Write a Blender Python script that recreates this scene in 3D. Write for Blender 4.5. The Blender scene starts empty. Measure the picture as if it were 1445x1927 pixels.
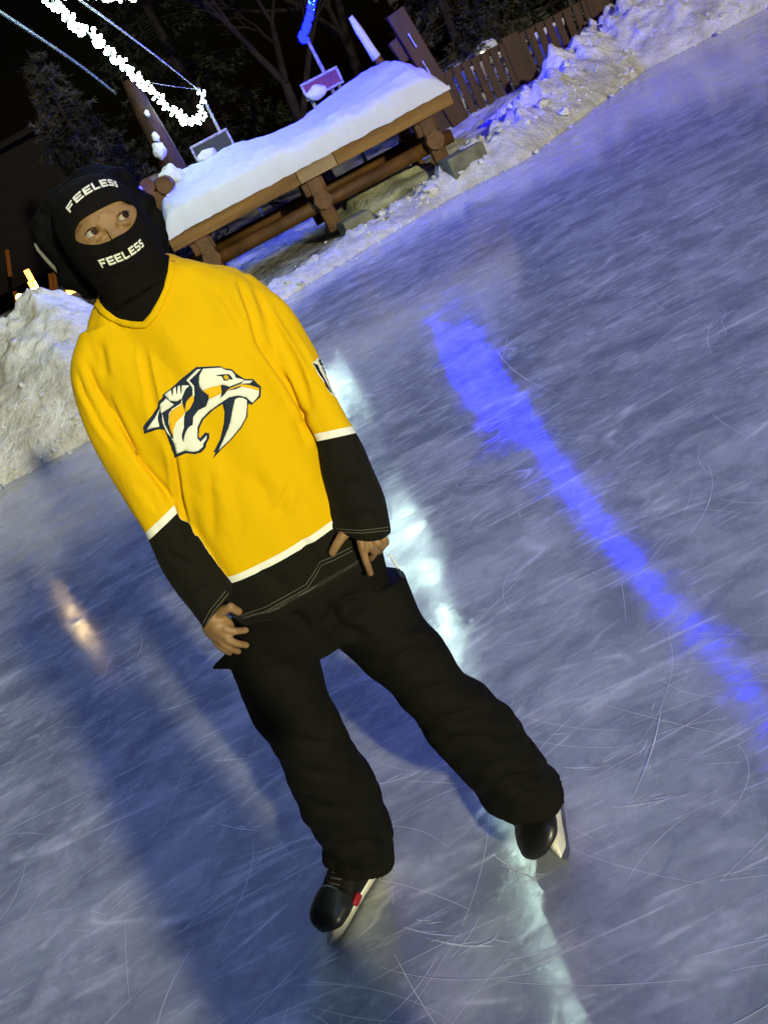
import bpy, bmesh, math, random
import numpy as np
from mathutils import Vector, Matrix, noise, geometry
from mathutils.bvhtree import BVHTree
random.seed(7); np.random.seed(7)
S = bpy.context.scene
R = math.radians
# ------------------------------------------------------------------ camera
PITCH, ROLL, FPX, EYE = R(21.3), R(28), 1900.0, 1.72
cam_d = bpy.data.cameras.new('camera'); cam = bpy.data.objects.new('camera', cam_d)
S.collection.objects.link(cam); S.camera = cam
cam_d.sensor_fit = 'VERTICAL'; cam_d.sensor_height = 36; cam_d.lens = 36*FPX/1927
cam_d.clip_start = 0.05; cam_d.clip_end = 500
_F = Vector((0, math.cos(PITCH), -math.sin(PITCH))); _R = Vector((1, 0, 0)); _U = Vector((0, math.sin(PITCH), math.cos(PITCH)))
_cx = math.cos(ROLL)*_R - math.sin(ROLL)*_U; _cy = math.sin(ROLL)*_R + math.cos(ROLL)*_U
_m = Matrix((_cx, _cy, -_F)).transposed().to_4x4(); _m.translation = Vector((0, 0, EYE)); cam.matrix_world = _m
CAM = Vector((0, 0, EYE))
def ray(px, py):
    x = px-722.5; y = py-963.5
    return (_F*FPX + _cx*x - _cy*y)
def at(px, py, Y):
    a = ray(px, py); return CAM + a*(Y/a.y)
def atz(px, py, z=0.0):
    a = ray(px, py); return CAM + a*((z-EYE)/a.z)
def proj(V):                       # Nx3 array -> pixel coordinates
    D = np.asarray(V, float) - np.array(CAM)
    f = D@np.array(_F); return np.stack([722.5+FPX*(D@np.array(_cx))/f, 963.5-FPX*(D@np.array(_cy))/f], 1)
# ------------------------------------------------------------------ world, key light, exposure
w = bpy.data.worlds.new('World'); S.world = w; w.use_nodes = True
nt = w.node_tree; bg = nt.nodes['Background']
sky = nt.nodes.new('ShaderNodeTexSky'); sky.sky_type = 'NISHITA'; sky.sun_disc = False
sky.sun_elevation = R(2); sky.sun_rotation = R(160)
nt.links.new(sky.outputs[0], bg.inputs[0]); bg.inputs[1].default_value = 0.0008
fl_d = bpy.data.lights.new('rink_floodlight', 'SPOT'); fl = bpy.data.objects.new('rink_floodlight', fl_d)
S.collection.objects.link(fl); fl.location = (12.6, -38.3, 10.4)
fl.rotation_euler = (Vector((-1.5, 7, 0.6))-fl.location).to_track_quat('-Z', 'Y').to_euler()
fl_d.energy = 90000; fl_d.color = (1.0, 0.955, 0.62); fl_d.shadow_soft_size = 0.75; fl_d.spot_size = R(80); fl_d.spot_blend = 0.2
S.view_settings.view_transform = 'Standard'; S.view_settings.look = 'None'
S.view_settings.exposure = 0; S.view_settings.gamma = 1
try:
    S.cycles.use_denoising = True; S.cycles.use_light_tree = True
    S.cycles.max_bounces = 6; S.cycles.sample_clamp_indirect = 4.0; S.cycles.caustics_reflective = False; S.cycles.caustics_refractive = False
except Exception: pass
# ------------------------------------------------------------------ helpers
def link(o): S.collection.objects.link(o); return o
def obj(name, verts, faces, mat=None, parent=None, smooth=True):
    me = bpy.data.meshes.new(name); me.from_pydata([tuple(v) for v in verts], [], [tuple(f) for f in faces]); me.update()
    return wrap(name, me, mat, parent, smooth)
def wrap(name, me, mat=None, parent=None, smooth=True):
    o = link(bpy.data.objects.new(name, me))
    if mat: me.materials.clear(); me.materials.append(mat)
    if smooth: me.shade_smooth()
    if parent:
        o.parent = parent; o.matrix_parent_inverse = parent.matrix_basis.inverted()
    return o
def tag(o, label=None, cat=None, group=None, kind=None):
    for k, v in (('label', label), ('category', cat), ('group', group), ('kind', kind)):
        if v: o[k] = v
    return o
def empty(name, loc, label, cat, group=None):
    o = link(bpy.data.objects.new(name, None)); o.location = loc; o.empty_display_size = .1
    return tag(o, label, cat, group)
class MB:
    def __init__(s): s.v = []; s.f = []
    def add(s, v, f):
        n = len(s.v); s.v += [tuple(x) for x in v]; s.f += [tuple(i+n for i in q) for q in f]; return s
    def box(s, c, size, rot=None, bev=0):
        bm = bmesh.new(); bmesh.ops.create_cube(bm, size=1)
        bmesh.ops.scale(bm, vec=size, verts=bm.verts)
        if bev: bmesh.ops.bevel(bm, geom=bm.edges[:], offset=bev, segments=2, affect='EDGES', profile=.6)
        M = Matrix.Translation(c) @ (rot.to_4x4() if rot is not None else Matrix())
        bm.verts.index_update(); s.add([M@v.co for v in bm.verts], [[v.index for v in f.verts] for f in bm.faces]); bm.free(); return s
    def tube(s, pts, rad, n=10, caps=True, jit=0):
        pts = [Vector(p) for p in pts]; N = len(pts)
        if not hasattr(rad, '__len__'): rad = [rad]*N
        base = len(s.v); up = None
        for i, p in enumerate(pts):
            t = (pts[min(i+1, N-1)]-pts[max(i-1, 0)]).normalized()
            if up is None: up = Vector((0, 0, 1)) if abs(t.z) < .9 else Vector((1, 0, 0))
            a = (up - t*up.dot(t)).normalized(); b = t.cross(a); up = a
            for k in range(n):
                th = 2*math.pi*k/n; r = rad[i]*(1+random.uniform(-jit, jit))
                s.v.append(tuple(p + a*math.cos(th)*r + b*math.sin(th)*r))
        for i in range(N-1):
            for k in range(n):
                k2 = (k+1) % n; s.f.append((base+i*n+k, base+i*n+k2, base+(i+1)*n+k2, base+(i+1)*n+k))
        if caps: s.f.append(tuple(base+k for k in reversed(range(n)))); s.f.append(tuple(base+(N-1)*n+k for k in range(n)))
        return s
    def rings(s, rings):           # list of equal-length vertex loops, capped
        base = len(s.v); n = len(rings[0])
        for r in rings: s.v += [tuple(p) for p in r]
        for i in range(len(rings)-1):
            for k in range(n):
                k2 = (k+1) % n; s.f.append((base+i*n+k, base+i*n+k2, base+(i+1)*n+k2, base+(i+1)*n+k))
        s.f.append(tuple(base+k for k in reversed(range(n)))); s.f.append(tuple(base+(len(rings)-1)*n+k for k in range(n)))
        return s
    def ball(s, c, r, sub=2, scale=(1, 1, 1), rot=None, lump=0):
        bm = bmesh.new(); bmesh.ops.create_icosphere(bm, subdivisions=sub, radius=1)
        q = Vector((random.random()*50, random.random()*50, 0))
        out = []
        for v in bm.verts:
            k = 1 + (lump*noise.noise(v.co*1.6+q) if lump else 0)
            p = Vector((v.co.x*scale[0], v.co.y*scale[1], v.co.z*scale[2]))*r*k
            if rot is not None: p = rot@p
            out.append(p+Vector(c))
        s.add(out, [[v.index for v in f.verts] for f in bm.faces]); bm.free(); return s
    def build(s, name, mat, parent=None, smooth=True): return obj(name, s.v, s.f, mat, parent, smooth)
def ell(c, a, b, n=40, e=2.0, ux=Vector((1, 0, 0)), uy=Vector((0, 1, 0))):
    out = []
    for k in range(n):
        t = 2*math.pi*k/n; ct, st = math.cos(t), math.sin(t)
        out.append(Vector(c) + ux*a*math.copysign(abs(ct)**(2/e), ct) + uy*b*math.copysign(abs(st)**(2/e), st))
    return out
def px_tube(mb, st, k=1.0, n=28, e=2.0):
    """limb ring stations: (pixel on one side, pixel on other side, depth Y) -> rings of real radius"""
    cs = []
    for (p, q, Y) in st:
        A = at(p[0], p[1], Y); B = at(q[0], q[1], Y); cs.append(((A+B)/2, (B-A)/2))
    # dense resample
    C = [c for c, _ in cs]; H = [h for _, h in cs]; rr = []
    for i in range(len(C)-1):
        m = 6
        for j in range(m + (1 if i == len(C)-2 else 0)):
            t = j/m; i0, i3 = max(i-1, 0), min(i+2, len(C)-1)
            def cr(P): return .5*((2*P[i]) + (P[i+1]-P[i0])*t + (2*P[i0]-5*P[i]+4*P[i+1]-P[i3])*t*t + (3*P[i]-P[i0]-3*P[i+1]+P[i3])*t**3)
            rr.append((cr(C), cr(H)))
    out = []
    for i, (c, h) in enumerate(rr):
        tg = (rr[min(i+2, len(rr)-1)][0]-rr[max(i-2, 0)][0]).normalized(); d = tg.cross(h).normalized()
        out.append(ell(c, h.length, h.length*k, n, e, h.normalized(), d))
    mb.rings(out); return [c for c, _ in rr]
def fuse(name, mb, voxel, smooth_it=4, lam=.5):
    """union of overlapping closed shapes into one continuous surface"""
    me = bpy.data.meshes.new('tmp'); me.from_pydata(mb.v, [], mb.f); me.update()
    bm = bmesh.new(); bm.from_mesh(me); bmesh.ops.recalc_face_normals(bm, faces=bm.faces[:]); bm.to_mesh(me); bm.free()
    o = link(bpy.data.objects.new('tmp', me)); md = o.modifiers.new('r', 'REMESH'); md.mode = 'VOXEL'; md.voxel_size = voxel
    dg = bpy.context.evaluated_depsgraph_get(); out = bpy.data.meshes.new_from_object(o.evaluated_get(dg))
    bpy.data.objects.remove(o); bpy.data.meshes.remove(me); out.name = name
    V = getv(out); E = np.empty(len(out.edges)*2, int); out.edges.foreach_get('vertices', E); E = E.reshape(-1, 2)
    deg = np.bincount(E.ravel(), minlength=len(V))[:, None]
    for it in range(smooth_it):
        for l in (lam, -lam*.6 if it < smooth_it-1 else 0):
            if not l: continue
            A = np.zeros_like(V); np.add.at(A, E[:, 0], V[E[:, 1]]); np.add.at(A, E[:, 1], V[E[:, 0]])
            V = V + l*(A/np.maximum(deg, 1)-V)
    setv(out, V); return out
def getv(me):
    a = np.empty(len(me.vertices)*3); me.vertices.foreach_get('co', a); return a.reshape(-1, 3)
def setv(me, V): me.vertices.foreach_set('co', np.asarray(V).ravel()); me.update()
def getn(me):
    a = np.empty(len(me.vertices)*3); me.vertex_normals.foreach_get('vector', a); return a.reshape(-1, 3)
def npnoise(V, sc=(1, 1, 1), off=0.0, oct=1):
    out = np.zeros(len(V)); P = V*np.array(sc)+off
    for i, p in enumerate(P):
        out[i] = noise.fractal(p, 1.0, 2.0, oct) if oct > 1 else noise.noise(p)
    return out
def seg_dist(P, pl):               # distance in pixels to a polyline, and parameter 0..1
    best = np.full(len(P), 1e9); par = np.zeros(len(P)); pl = np.array(pl, float)
    L = np.linalg.norm(np.diff(pl, axis=0), axis=1); T = L.sum(); acc = 0
    for a, b, l in zip(pl[:-1], pl[1:], L):
        ab = b-a; t = np.clip(((P-a)@ab)/(ab@ab), 0, 1); d = np.linalg.norm(P-(a+t[:, None]*ab), axis=1)
        m = d < best; best[m] = d[m]; par[m] = (acc+t[m]*l)/T; acc += l
    return best, par
def folds(me, lst):
    V = getv(me); N = getn(me); P = proj(V); D = V-np.array(CAM); D /= np.linalg.norm(D, axis=1)[:, None]
    face = np.clip(-(N*D).sum(1)*3, 0, 1)
    dsp = np.zeros(len(V))
    for pl, dep, wd in lst:
        d, t = seg_dist(P, pl); fade = np.clip(np.minimum(t, 1-t)*5, 0, 1)
        dsp += fade*(-dep*np.exp(-(d/wd)**2) + .45*dep*np.exp(-((d-2.2*wd)/(1.3*wd))**2))
    setv(me, V + N*(dsp*face)[:, None])
# ------------------------------------------------------------------ materials
class NT:
    def __init__(s, name):
        s.m = bpy.data.materials.new(name); s.m.use_nodes = True; s.t = s.m.node_tree; s.b = s.t.nodes['Principled BSDF']
    def n(s, typ, **kw):
        x = s.t.nodes.new('ShaderNode'+typ)
        for k, v in kw.items():
            if k in ('ins',):
                for i, val in v.items(): x.inputs[i].default_value = val
            else: setattr(x, k, v)
        return x
    def l(s, a, b): s.t.links.new(a, b)
    def coord(s, scale=(1, 1, 1), rot=(0, 0, 0), src='Object'):
        tc = s.n('TexCoord'); mp = s.n('Mapping'); mp.inputs['Scale'].default_value = scale; mp.inputs['Rotation'].default_value = rot
        s.l(tc.outputs[src], mp.inputs[0]); return mp.outputs[0]
    def noise(s, vec, scale, detail=3, rough=.55, dist=0):
        x = s.n('TexNoise'); s.l(vec, x.inputs['Vector']); x.inputs['Scale'].default_value = scale
        x.inputs['Detail'].default_value = detail; x.inputs['Roughness'].default_value = rough; x.inputs['Distortion'].default_value = dist; return x.outputs[0]
    def ramp(s, fac, stops, interp='LINEAR'):
        x = s.n('ValToRGB'); x.color_ramp.interpolation = interp; e = x.color_ramp.elements
        while len(e) < len(stops): e.new(.5)
        for i, (p, c) in enumerate(stops):
            e[i].position = p; e[i].color = (*c, 1) if len(c) == 3 else c
        s.l(fac, x.inputs[0]); return x.outputs[0]
    def mix(s, fac, a, b, mode='MIX'):
        x = s.n('MixRGB', blend_type=mode)
        for i, v in enumerate((fac, a, b)):
            if hasattr(v, 'links'): s.l(v, x.inputs[i])
            elif i == 0: x.inputs[0].default_value = v
            else: x.inputs[i].default_value = (*v, 1)
        return x.outputs[0]
    def math(s, op, a, b=0.0, clamp=False):
        x = s.n('Math', operation=op, use_clamp=clamp)
        for i, v in enumerate((a, b)):
            if hasattr(v, 'links'): s.l(v, x.inputs[i])
            else: x.inputs[i].default_value = v
        return x.outputs[0]
    def bump(s, h, strength=.3, dist=.01, prev=None):
        x = s.n('Bump'); s.l(h, x.inputs['Height']); x.inputs['Strength'].default_value = strength; x.inputs['Distance'].default_value = dist
        if prev is not None: s.l(prev, x.inputs['Normal'])
        return x.outputs[0]
    def base(s, c): (s.l(c, s.b.inputs['Base Color']) if hasattr(c, 'links') else setattr(s.b.inputs['Base Color'], 'default_value', (*c, 1))); return s
    def set(s, rough=.6, spec=.5, sheen=0, nrm=None, metal=0):
        if hasattr(rough, 'links'): s.l(rough, s.b.inputs['Roughness'])
        else: s.b.inputs['Roughness'].default_value = rough
        s.b.inputs['Specular IOR Level'].default_value = spec; s.b.inputs['Metallic'].default_value = metal
        s.b.inputs['Sheen Weight'].default_value = sheen
        if nrm is not None: s.l(nrm, s.b.inputs['Normal'])
        return s.m
def mottled(name, c1, c2, scale=6, rough=.7, spec=.3, bump=.3, dist=.01, stretch=(1, 1, 1), bscale=None, metal=0, detail=4):
    M = NT(name); v = M.coord(stretch); n = M.noise(v, scale, detail)
    M.base(M.ramp(n, [(.35, c1), (.68, c2)])); b = M.noise(v, bscale or scale*4, 5)
    return M.set(rough, spec, nrm=M.bump(b, bump, dist), metal=metal)
def emis(name, c, st):
    M = NT(name); M.base((0, 0, 0)); M.b.inputs['Emission Color'].default_value = (*c, 1); M.b.inputs['Emission Strength'].default_value = st
    return M.set(.5, .1)
def cloth(name, c1, c2=None, rough=.85, weave=900, sheen=None):
    sheen = (0 if max(c1) < .03 else .06) if sheen is None else sheen
    M = NT(name); v = M.coord(); n = M.noise(v, 7, 3); M.base(M.mix(n, c1, c2 or c1))
    k = M.noise(v, weave, 2); k2 = M.noise(M.coord((1, 1, .35)), 22, 3)
    return M.set(rough, .08, sheen, M.bump(k, .25, .001, M.bump(k2, .35, .006)))
# ice
M = NT('scuffed rink ice'); v = M.coord()
big = M.noise(v, .42, 3, .6); cloud = M.noise(v, 2.4, 6, .68, .6); small = M.noise(M.coord((.7, 1, 1), (0, 0, R(-15))), 8, 7, .72, .8)
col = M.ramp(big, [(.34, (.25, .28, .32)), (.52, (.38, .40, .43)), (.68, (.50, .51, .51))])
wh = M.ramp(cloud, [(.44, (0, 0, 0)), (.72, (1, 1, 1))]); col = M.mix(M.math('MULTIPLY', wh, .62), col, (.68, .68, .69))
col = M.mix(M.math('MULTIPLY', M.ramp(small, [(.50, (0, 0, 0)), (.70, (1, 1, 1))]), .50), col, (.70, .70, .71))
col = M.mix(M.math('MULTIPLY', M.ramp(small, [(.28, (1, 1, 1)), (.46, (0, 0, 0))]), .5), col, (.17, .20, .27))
# curved skate cuts: thin level lines of stretched noise, broken up by masks
cuts = None
for i, (ang, sc, st, wd, gain) in enumerate([(20, 1.1, .18, .0042, .85), (-28, 1.5, .22, .0050, .8), (62, .9, .20, .0040, .75), (-70, 1.3, .25, .0045, .7), (8, 3.0, .15, .0080, .45), (-10, 4.2, .14, .0090, .4), (38, 2.6, .2, .0075, .6), (105, 2.2, .25, .006, .6)]):
    nn = M.noise(M.coord((st, 1, 1), (0, 0, R(-ang))), sc, 1.5, .45)
    ln = M.ramp(M.math('ABSOLUTE', M.math('SUBTRACT', nn, .5)), [(wd*.25, (1, 1, 1)), (wd, (0, 0, 0))])
    mk = M.ramp(M.noise(M.coord(rot=(0, 0, i*.9)), 2.1+.4*i, 4, .7), [(.47, (0, 0, 0)), (.60, (1, 1, 1))])
    ln = M.math('MULTIPLY', M.math('MULTIPLY', ln, mk), gain); cuts = ln if cuts is None else M.math('MAXIMUM', cuts, ln)
# dense short scuffs
scf = None
for i, (ang, sc, st, thr) in enumerate([(14, 26, .12, .61), (-24, 30, .13, .62), (50, 24, .13, .62), (-60, 28, .13, .62), (90, 34, .14, .63)]):
    nn = M.noise(M.coord((st, 1, 1), (0, 0, R(-ang))), sc, 3, .6); s1 = M.ramp(nn, [(thr, (0, 0, 0)), (thr+.08, (1, 1, 1))])
    mk = M.ramp(M.noise(M.coord(rot=(0, 0, 1+i*.7)), 1.2+.2*i, 3, .65), [(.47, (0, 0, 0)), (.62, (1, 1, 1))])
    s1 = M.math('MULTIPLY', s1, mk); scf = s1 if scf is None else M.math('MAXIMUM', scf, s1)
col = M.mix(M.math('MULTIPLY', scf, .36), col, (.80, .80, .80)); col = M.mix(cuts, col, (.86, .86, .85))
fine = M.noise(M.coord((.16, 1, 1), (0, 0, R(-20))), 55, 3, .65); fine2 = M.noise(M.coord((.2, 1, 1), (0, 0, R(16))), 80, 3, .65)
rg = M.math('ADD', M.ramp(M.noise(M.coord(rot=(0, 0, .5)), 3.2, 5, .65, .8), [(.40, (.03,)*3), (.64, (.09,)*3)]), M.math('MULTIPLY', M.math('MAXIMUM', scf, cuts), .15))
nb = M.bump(M.math('ADD', fine, fine2), .5, .0005, M.bump(M.math('ADD', M.math('MULTIPLY', small, 2), M.math('ADD', scf, cuts)), .4, .0006))
sp = M.n('TexVoronoi'); M.l(v, sp.inputs['Vector']); sp.inputs['Scale'].default_value = 26
dots = M.math('MULTIPLY', M.ramp(sp.outputs['Distance'], [(.05, (1, 1, 1)), (.11, (0, 0, 0))]), M.ramp(M.noise(v, 1.3, 2), [(.55, (0, 0, 0)), (.7, (1, 1, 1))]))
col = M.mix(M.math('MULTIPLY', dots, .4), col, (.85, .85, .85))
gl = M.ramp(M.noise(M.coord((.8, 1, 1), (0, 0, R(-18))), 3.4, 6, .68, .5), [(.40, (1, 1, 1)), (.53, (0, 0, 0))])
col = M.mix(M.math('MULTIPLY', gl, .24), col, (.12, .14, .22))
sl_ = M.n('MapRange'); M.l(gl, sl_.inputs['Value']); sl_.inputs['To Min'].default_value = .16; sl_.inputs['To Max'].default_value = .9
M.l(sl_.outputs[0], M.b.inputs['Specular IOR Level']) if False else None
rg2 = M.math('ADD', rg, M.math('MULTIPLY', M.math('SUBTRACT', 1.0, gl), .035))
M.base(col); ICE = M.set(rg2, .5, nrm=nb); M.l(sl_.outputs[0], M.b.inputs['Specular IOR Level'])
# snow
def snowmat(name, c1, c2, dirt=None):
    M = NT(name); v = M.coord(); n = M.noise(v, 2.4, 7, .68)
    c = M.ramp(n, [(.38, c1), (.60, c2)])
    if dirt:
        d = M.n('Attribute'); d.attribute_name = 'dirt'
        c = M.mix(M.math('MULTIPLY', d.outputs['Fac'], M.ramp(M.noise(v, 5, 6, .7), [(.38, (1, 1, 1)), (.62, (.35,)*3)])), c, dirt)
    b = M.bump(M.noise(v, 22, 6, .7), .9, .04, M.bump(M.noise(v, 6, 4), .8, .10)); M.base(c)
    M.b.inputs['Subsurface Weight'].default_value = 0
    return M.set(.75, .25, nrm=b)
SNOW = snowmat('ploughed snow', (.56, .53, .44), (.88, .87, .82), (.12, .10, .07))
SOFT = NT('fresh powder snow'); _v = SOFT.coord(); SOFT.base((.56, .57, .60)); SOFT = SOFT.set(.8, .2, nrm=SOFT.bump(SOFT.noise(_v, 60, 4), .25, .006))
CHUNK = snowmat('broken snow crumbs', (.7, .69, .66), (.88, .87, .84))
WOOD = mottled('weathered brown timber', (.11, .052, .008), (.24, .122, .020), 3.2, .65, .3, .7, .02, (.25, 2, 2), 12)
LOG = mottled('stained log wood', (.055, .023, .004), (.125, .056, .011), 4, .6, .3, .6, .02, (1, 1, 1), 16)
DARKLOG = mottled('dark rough log', (.022, .011, .005), (.06, .03, .012), 4, .8, .2, .8, .03, (1, 1, .4))
PALE = mottled('bare pale timber', (.22, .15, .06), (.32, .22, .10), 3, .7, .25, .5, .01, (.3, 2, 2))
FENCE = mottled('red brown stained fence boards', (.028, .009, .001), (.052, .017, .002), 5, .6, .3, .5, .01, (2, 2, .4))
STONE = mottled('mossy grey block', (.10, .10, .06), (.22, .21, .14), 5, .85, .2, .9, .03)
BARK = mottled('dark bark', (.012, .009, .006), (.03, .022, .015), 9, .9, .15, .8, .03, (1, 1, .3))
NEEDLE = mottled('dark conifer needles', (.010, .013, .006), (.026, .028, .014), 2, .7, .2, .2)
LEAF2 = mottled('dry hedge twigs', (.022, .020, .011), (.055, .048, .026), 2, .7, .2, .2)
BLACKFAB = cloth('black fabric', (.016, .015, .012), (.024, .022, .016))
PANTS = cloth('black trouser fabric', (.0042, .004, .0028), (.008, .0075, .0048), .8, 700)
BALA = cloth('black knitted balaclava', (.0045, .0042, .0035), (.007, .006, .005), .9, 1200)
HOODM = cloth('black padded hood', (.002, .002, .002), (.004, .004, .004), .8, 500)
WHITEP = cloth('white print', (.80, .80, .72)); CREAM = cloth('cream print', (.78, .80, .66)); NAVY = cloth('navy print', (.018, .028, .050)); BLACKP = cloth('black print', (.015, .014, .014))
YEL2 = cloth('amber print', (.80, .46, .015)); GOLD = cloth('deep yellow eye print', (.6, .38, .02))
SKIN = NT('tan skin'); _v = SKIN.coord(); SKIN.base(SKIN.ramp(SKIN.noise(_v, 30, 4), [(.3, (.20, .112, .045)), (.62, (.28, .165, .070)), (.8, (.31, .16, .08))]))
SKIN.b.inputs['Subsurface Weight'].default_value = .12; SKIN.b.inputs['Subsurface Radius'].default_value = (.01, .004, .002)
SKIN = SKIN.set(.5, .35, nrm=SKIN.bump(SKIN.noise(_v, 400, 3), .2, .001))
EYEW = mottled('eye white', (.36, .33, .28), (.42, .39, .33), 20, .15, .6, 0); IRIS = mottled('dark iris', (.02, .01, .006), (.04, .02, .01), 60, .1, .6, 0)
BOOT = mottled('glossy black boot shell', (.008, .008, .008), (.016, .014, .012), 14, .38, .6, .15, .003)
BOOTF = cloth('black boot fabric', (.008, .007, .007), (.014, .012, .012), .6)
BLADEH = mottled('cream blade holder plastic', (.78, .76, .64), (.84, .82, .70), 9, .35, .5, .1, .002)
STEEL = mottled('skate steel', (.45, .46, .48), (.6, .6, .62), 20, .2, .6, .05, .001, metal=1)
REDP = mottled('red boot accent', (.22, .008, .013), (.30, .012, .02), 20, .4, .5, .1, .002)
LACE = cloth('pale lace', (.5, .46, .3))
METAL = mottled('frosted pole metal', (.13, .12, .11), (.3, .29, .28), 12, .5, .4, .4, .005)
FROST = mottled('frost covered frame', (.14, .13, .12), (.42, .40, .38), 25, .7, .3, .6, .01)
SIGNR = mottled('dull red panel', (.09, .012, .02), (.13, .02, .03), 3, .6, .3, .2); SIGNG = mottled('dark green panel', (.003, .009, .009), (.006, .014, .014), 3, .5, .3, .2)
WIRE = mottled('garland cable', (.05, .06, .055), (.12, .13, .12), 30, .5, .3, .2)
# jersey material: colour bands from the distance to the hem / sleeve seam stored per vertex
M = NT('yellow jersey with white stripe and black band'); a = M.n('Attribute'); a.attribute_name = 'band'
bandn = M.math('MULTIPLY_ADD', a.outputs['Fac'], 1.0); bandn.node.inputs[2].default_value = .5
yel = M.mix(M.noise(M.coord((1, 1, .3)), 9, 3), (.66, .395, .001), (.73, .445, .0015))
c = M.ramp(bandn, [(0, (.009, .0085, .0055)), (.5, (.80, .80, .68)), (.5145, (1, 1, 1))], 'CONSTANT')
isy = M.math('GREATER_THAN', bandn, .5145); c = M.mix(isy, c, yel)
k = M.noise(M.coord(), 800, 2); k2 = M.noise(M.coord((1, 1, .30)), 14, 3)
a2 = M.n('Attribute'); a2.attribute_name = 'seam'
c = M.mix(M.math('MULTIPLY', a2.outputs['Fac'], .16), c, (.6, .58, .5))
M.base(c); JERSEY = M.set(.8, .07, .02, M.bump(k, .3, .001, M.bump(k2, .45, .012)))
# ================================================================== SETTING
# --- ice
EDGE = [(-14, 9.0), (-6, 9.3), (-3.1, 9.75), (-1.9, 9.7), (-.9, 10.9), (.17, 11.9), (1.4, 12.45), (2.6, 12.85), (3.55, 12.7), (5, 14.0), (6.4, 15.2), (8.1, 14.9), (12, 13.5), (22, 12)]
def interp(tab, x): return np.interp(x, [a for a, _ in tab], [b for _, b in tab])
def gridmesh(name, xs, ys, zf, mat, kind='structure'):
    X, Y = np.meshgrid(xs, ys); Z = zf(X, Y); V = np.stack([X.ravel(), Y.ravel(), Z.ravel()], 1)
    nx, ny = len(xs), len(ys); i = np.arange(nx*ny).reshape(ny, nx)
    F = np.stack([i[:-1, :-1].ravel(), i[:-1, 1:].ravel(), i[1:, 1:].ravel(), i[1:, :-1].ravel()], 1)
    o = obj(name, V, F.tolist(), mat); tag(o, kind=kind); return o
ice = obj('ice_rink', [(-60, -60, 0), (60, -60, 0), (60, 60, 0), (-60, 60, 0)], [(0, 1, 2, 3)], ICE, smooth=False); tag(ice, kind='structure')
TOP = [(-14, 1.3), (-3.4, 1.22), (-2.6, 1.24), (-2.15, 1.22), (-1.7, .88), (-1.2, .62), (-.6, .28), (0, .16), (1.5, .15), (2.5, .20), (3.1, .34), (4, .45), (5, .58), (6.5, .78), (8, 1.05), (10, 1.3), (22, 1.5)]
WID = [(-14, 2.6), (-3, 2.4), (-1.7, 2.0), (-.6, .8), (0, .42), (2, .42), (3, .5), (5, 1.1), (8, 1.9), (22, 2.5)]
BASE = [(-14, .5), (-2.6, .45), (-1.7, .40), (-1, .30), (-.5, .12), (1.5, .14), (2.4, .22), (3.3, .36), (4.5, .42), (7, .45), (22, .7)]
def snow_h(X, Y):
    s = Y - interp(EDGE, X); top = interp(TOP, X); wd = interp(WID, X); base = interp(BASE, X)
    u = np.clip(s/wd, 0, 4)
    rise = np.sin(np.clip(u, 0, 1)*math.pi/2)**.8*top
    fall = np.clip((u-1)/1.1, 0, 1); fall = fall*fall*(3-2*fall)
    h = np.where(u <= 1, rise, top*(1-fall)+base*fall)
    P = np.stack([X.ravel(), Y.ravel(), np.zeros(X.size)], 1); l1 = np.zeros(X.size)
    amp = (np.clip(u, 0, 1)*np.clip(2.3-u, .25, 1)).ravel()
    hh = h.ravel(); xx = X.ravel()
    tb = ((xx > -1.6) & (xx < 3.2)).ravel()
    for i in range(len(P)):
        if P[i, 1] < 7 or amp[i] <= 0: continue
        p = Vector(P[i]); a = amp[i]
        v = .20*noise.fractal(p*1.1, 1, 2, 3)*min(1, hh[i]*2.2)
        r = noise.voronoi(p*2.6)[0]; v += .15*(max(0, 1-(r[0]/.62)**2)-.35)*min(1, hh[i]*3)
        v += .09*noise.fractal(p*4.3, .9, 2, 3)*min(1, hh[i]*3)
        r = noise.voronoi(p*8.5+Vector((9, 3, 0)))[0]; v += .055*(max(0, 1-(r[0]/.62)**2)-.4)*min(1, hh[i]*6+.2)
        v += .02*noise.fractal(p*11, 1, 2, 3)
        l1[i] = v*a*(1.15 if p.x > 2.6 else 1)
    h = h + l1.reshape(X.shape)
    return np.where(s < 0, -.06, h+.004)
def dirt_attr(o):
    V = getv(o.data); x, y = V[:, 0], V[:, 1]; s = y-interp(EDGE, x)
    d = np.clip((s-.55)/.25, 0, 1)*np.clip((x+1.3)/.5, 0, 1)*np.clip((3.3-x)/.6, 0, 1)*np.clip((16-y)/1, 0, 1)
    d2 = .35*np.clip(1-np.abs(s-.2)/.5, 0, 1)*(x > 1)
    at_ = o.data.attributes.new('dirt', 'FLOAT', 'POINT'); at_.data.foreach_set('value', np.clip(d+d2, 0, 1))
xs = np.concatenate([np.arange(-14, -4.5, .14), np.arange(-4.5, 10, .037), np.arange(10, 20, .2)])
ys = np.concatenate([np.arange(8.6, 17.5, .037), np.arange(17.5, 26, .25), np.arange(26, 62, 1.2)])
sg = gridmesh('snow_bank', xs, ys, snow_h, SNOW); dirt_attr(sg)
SB = BVHTree.FromObject(sg, bpy.context.evaluated_depsgraph_get())
def ground(x, y):
    h = SB.ray_cast(Vector((x, y, 9)), Vector((0, 0, -1)))[0]; return max(h.z, 0) if h else 0
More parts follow.
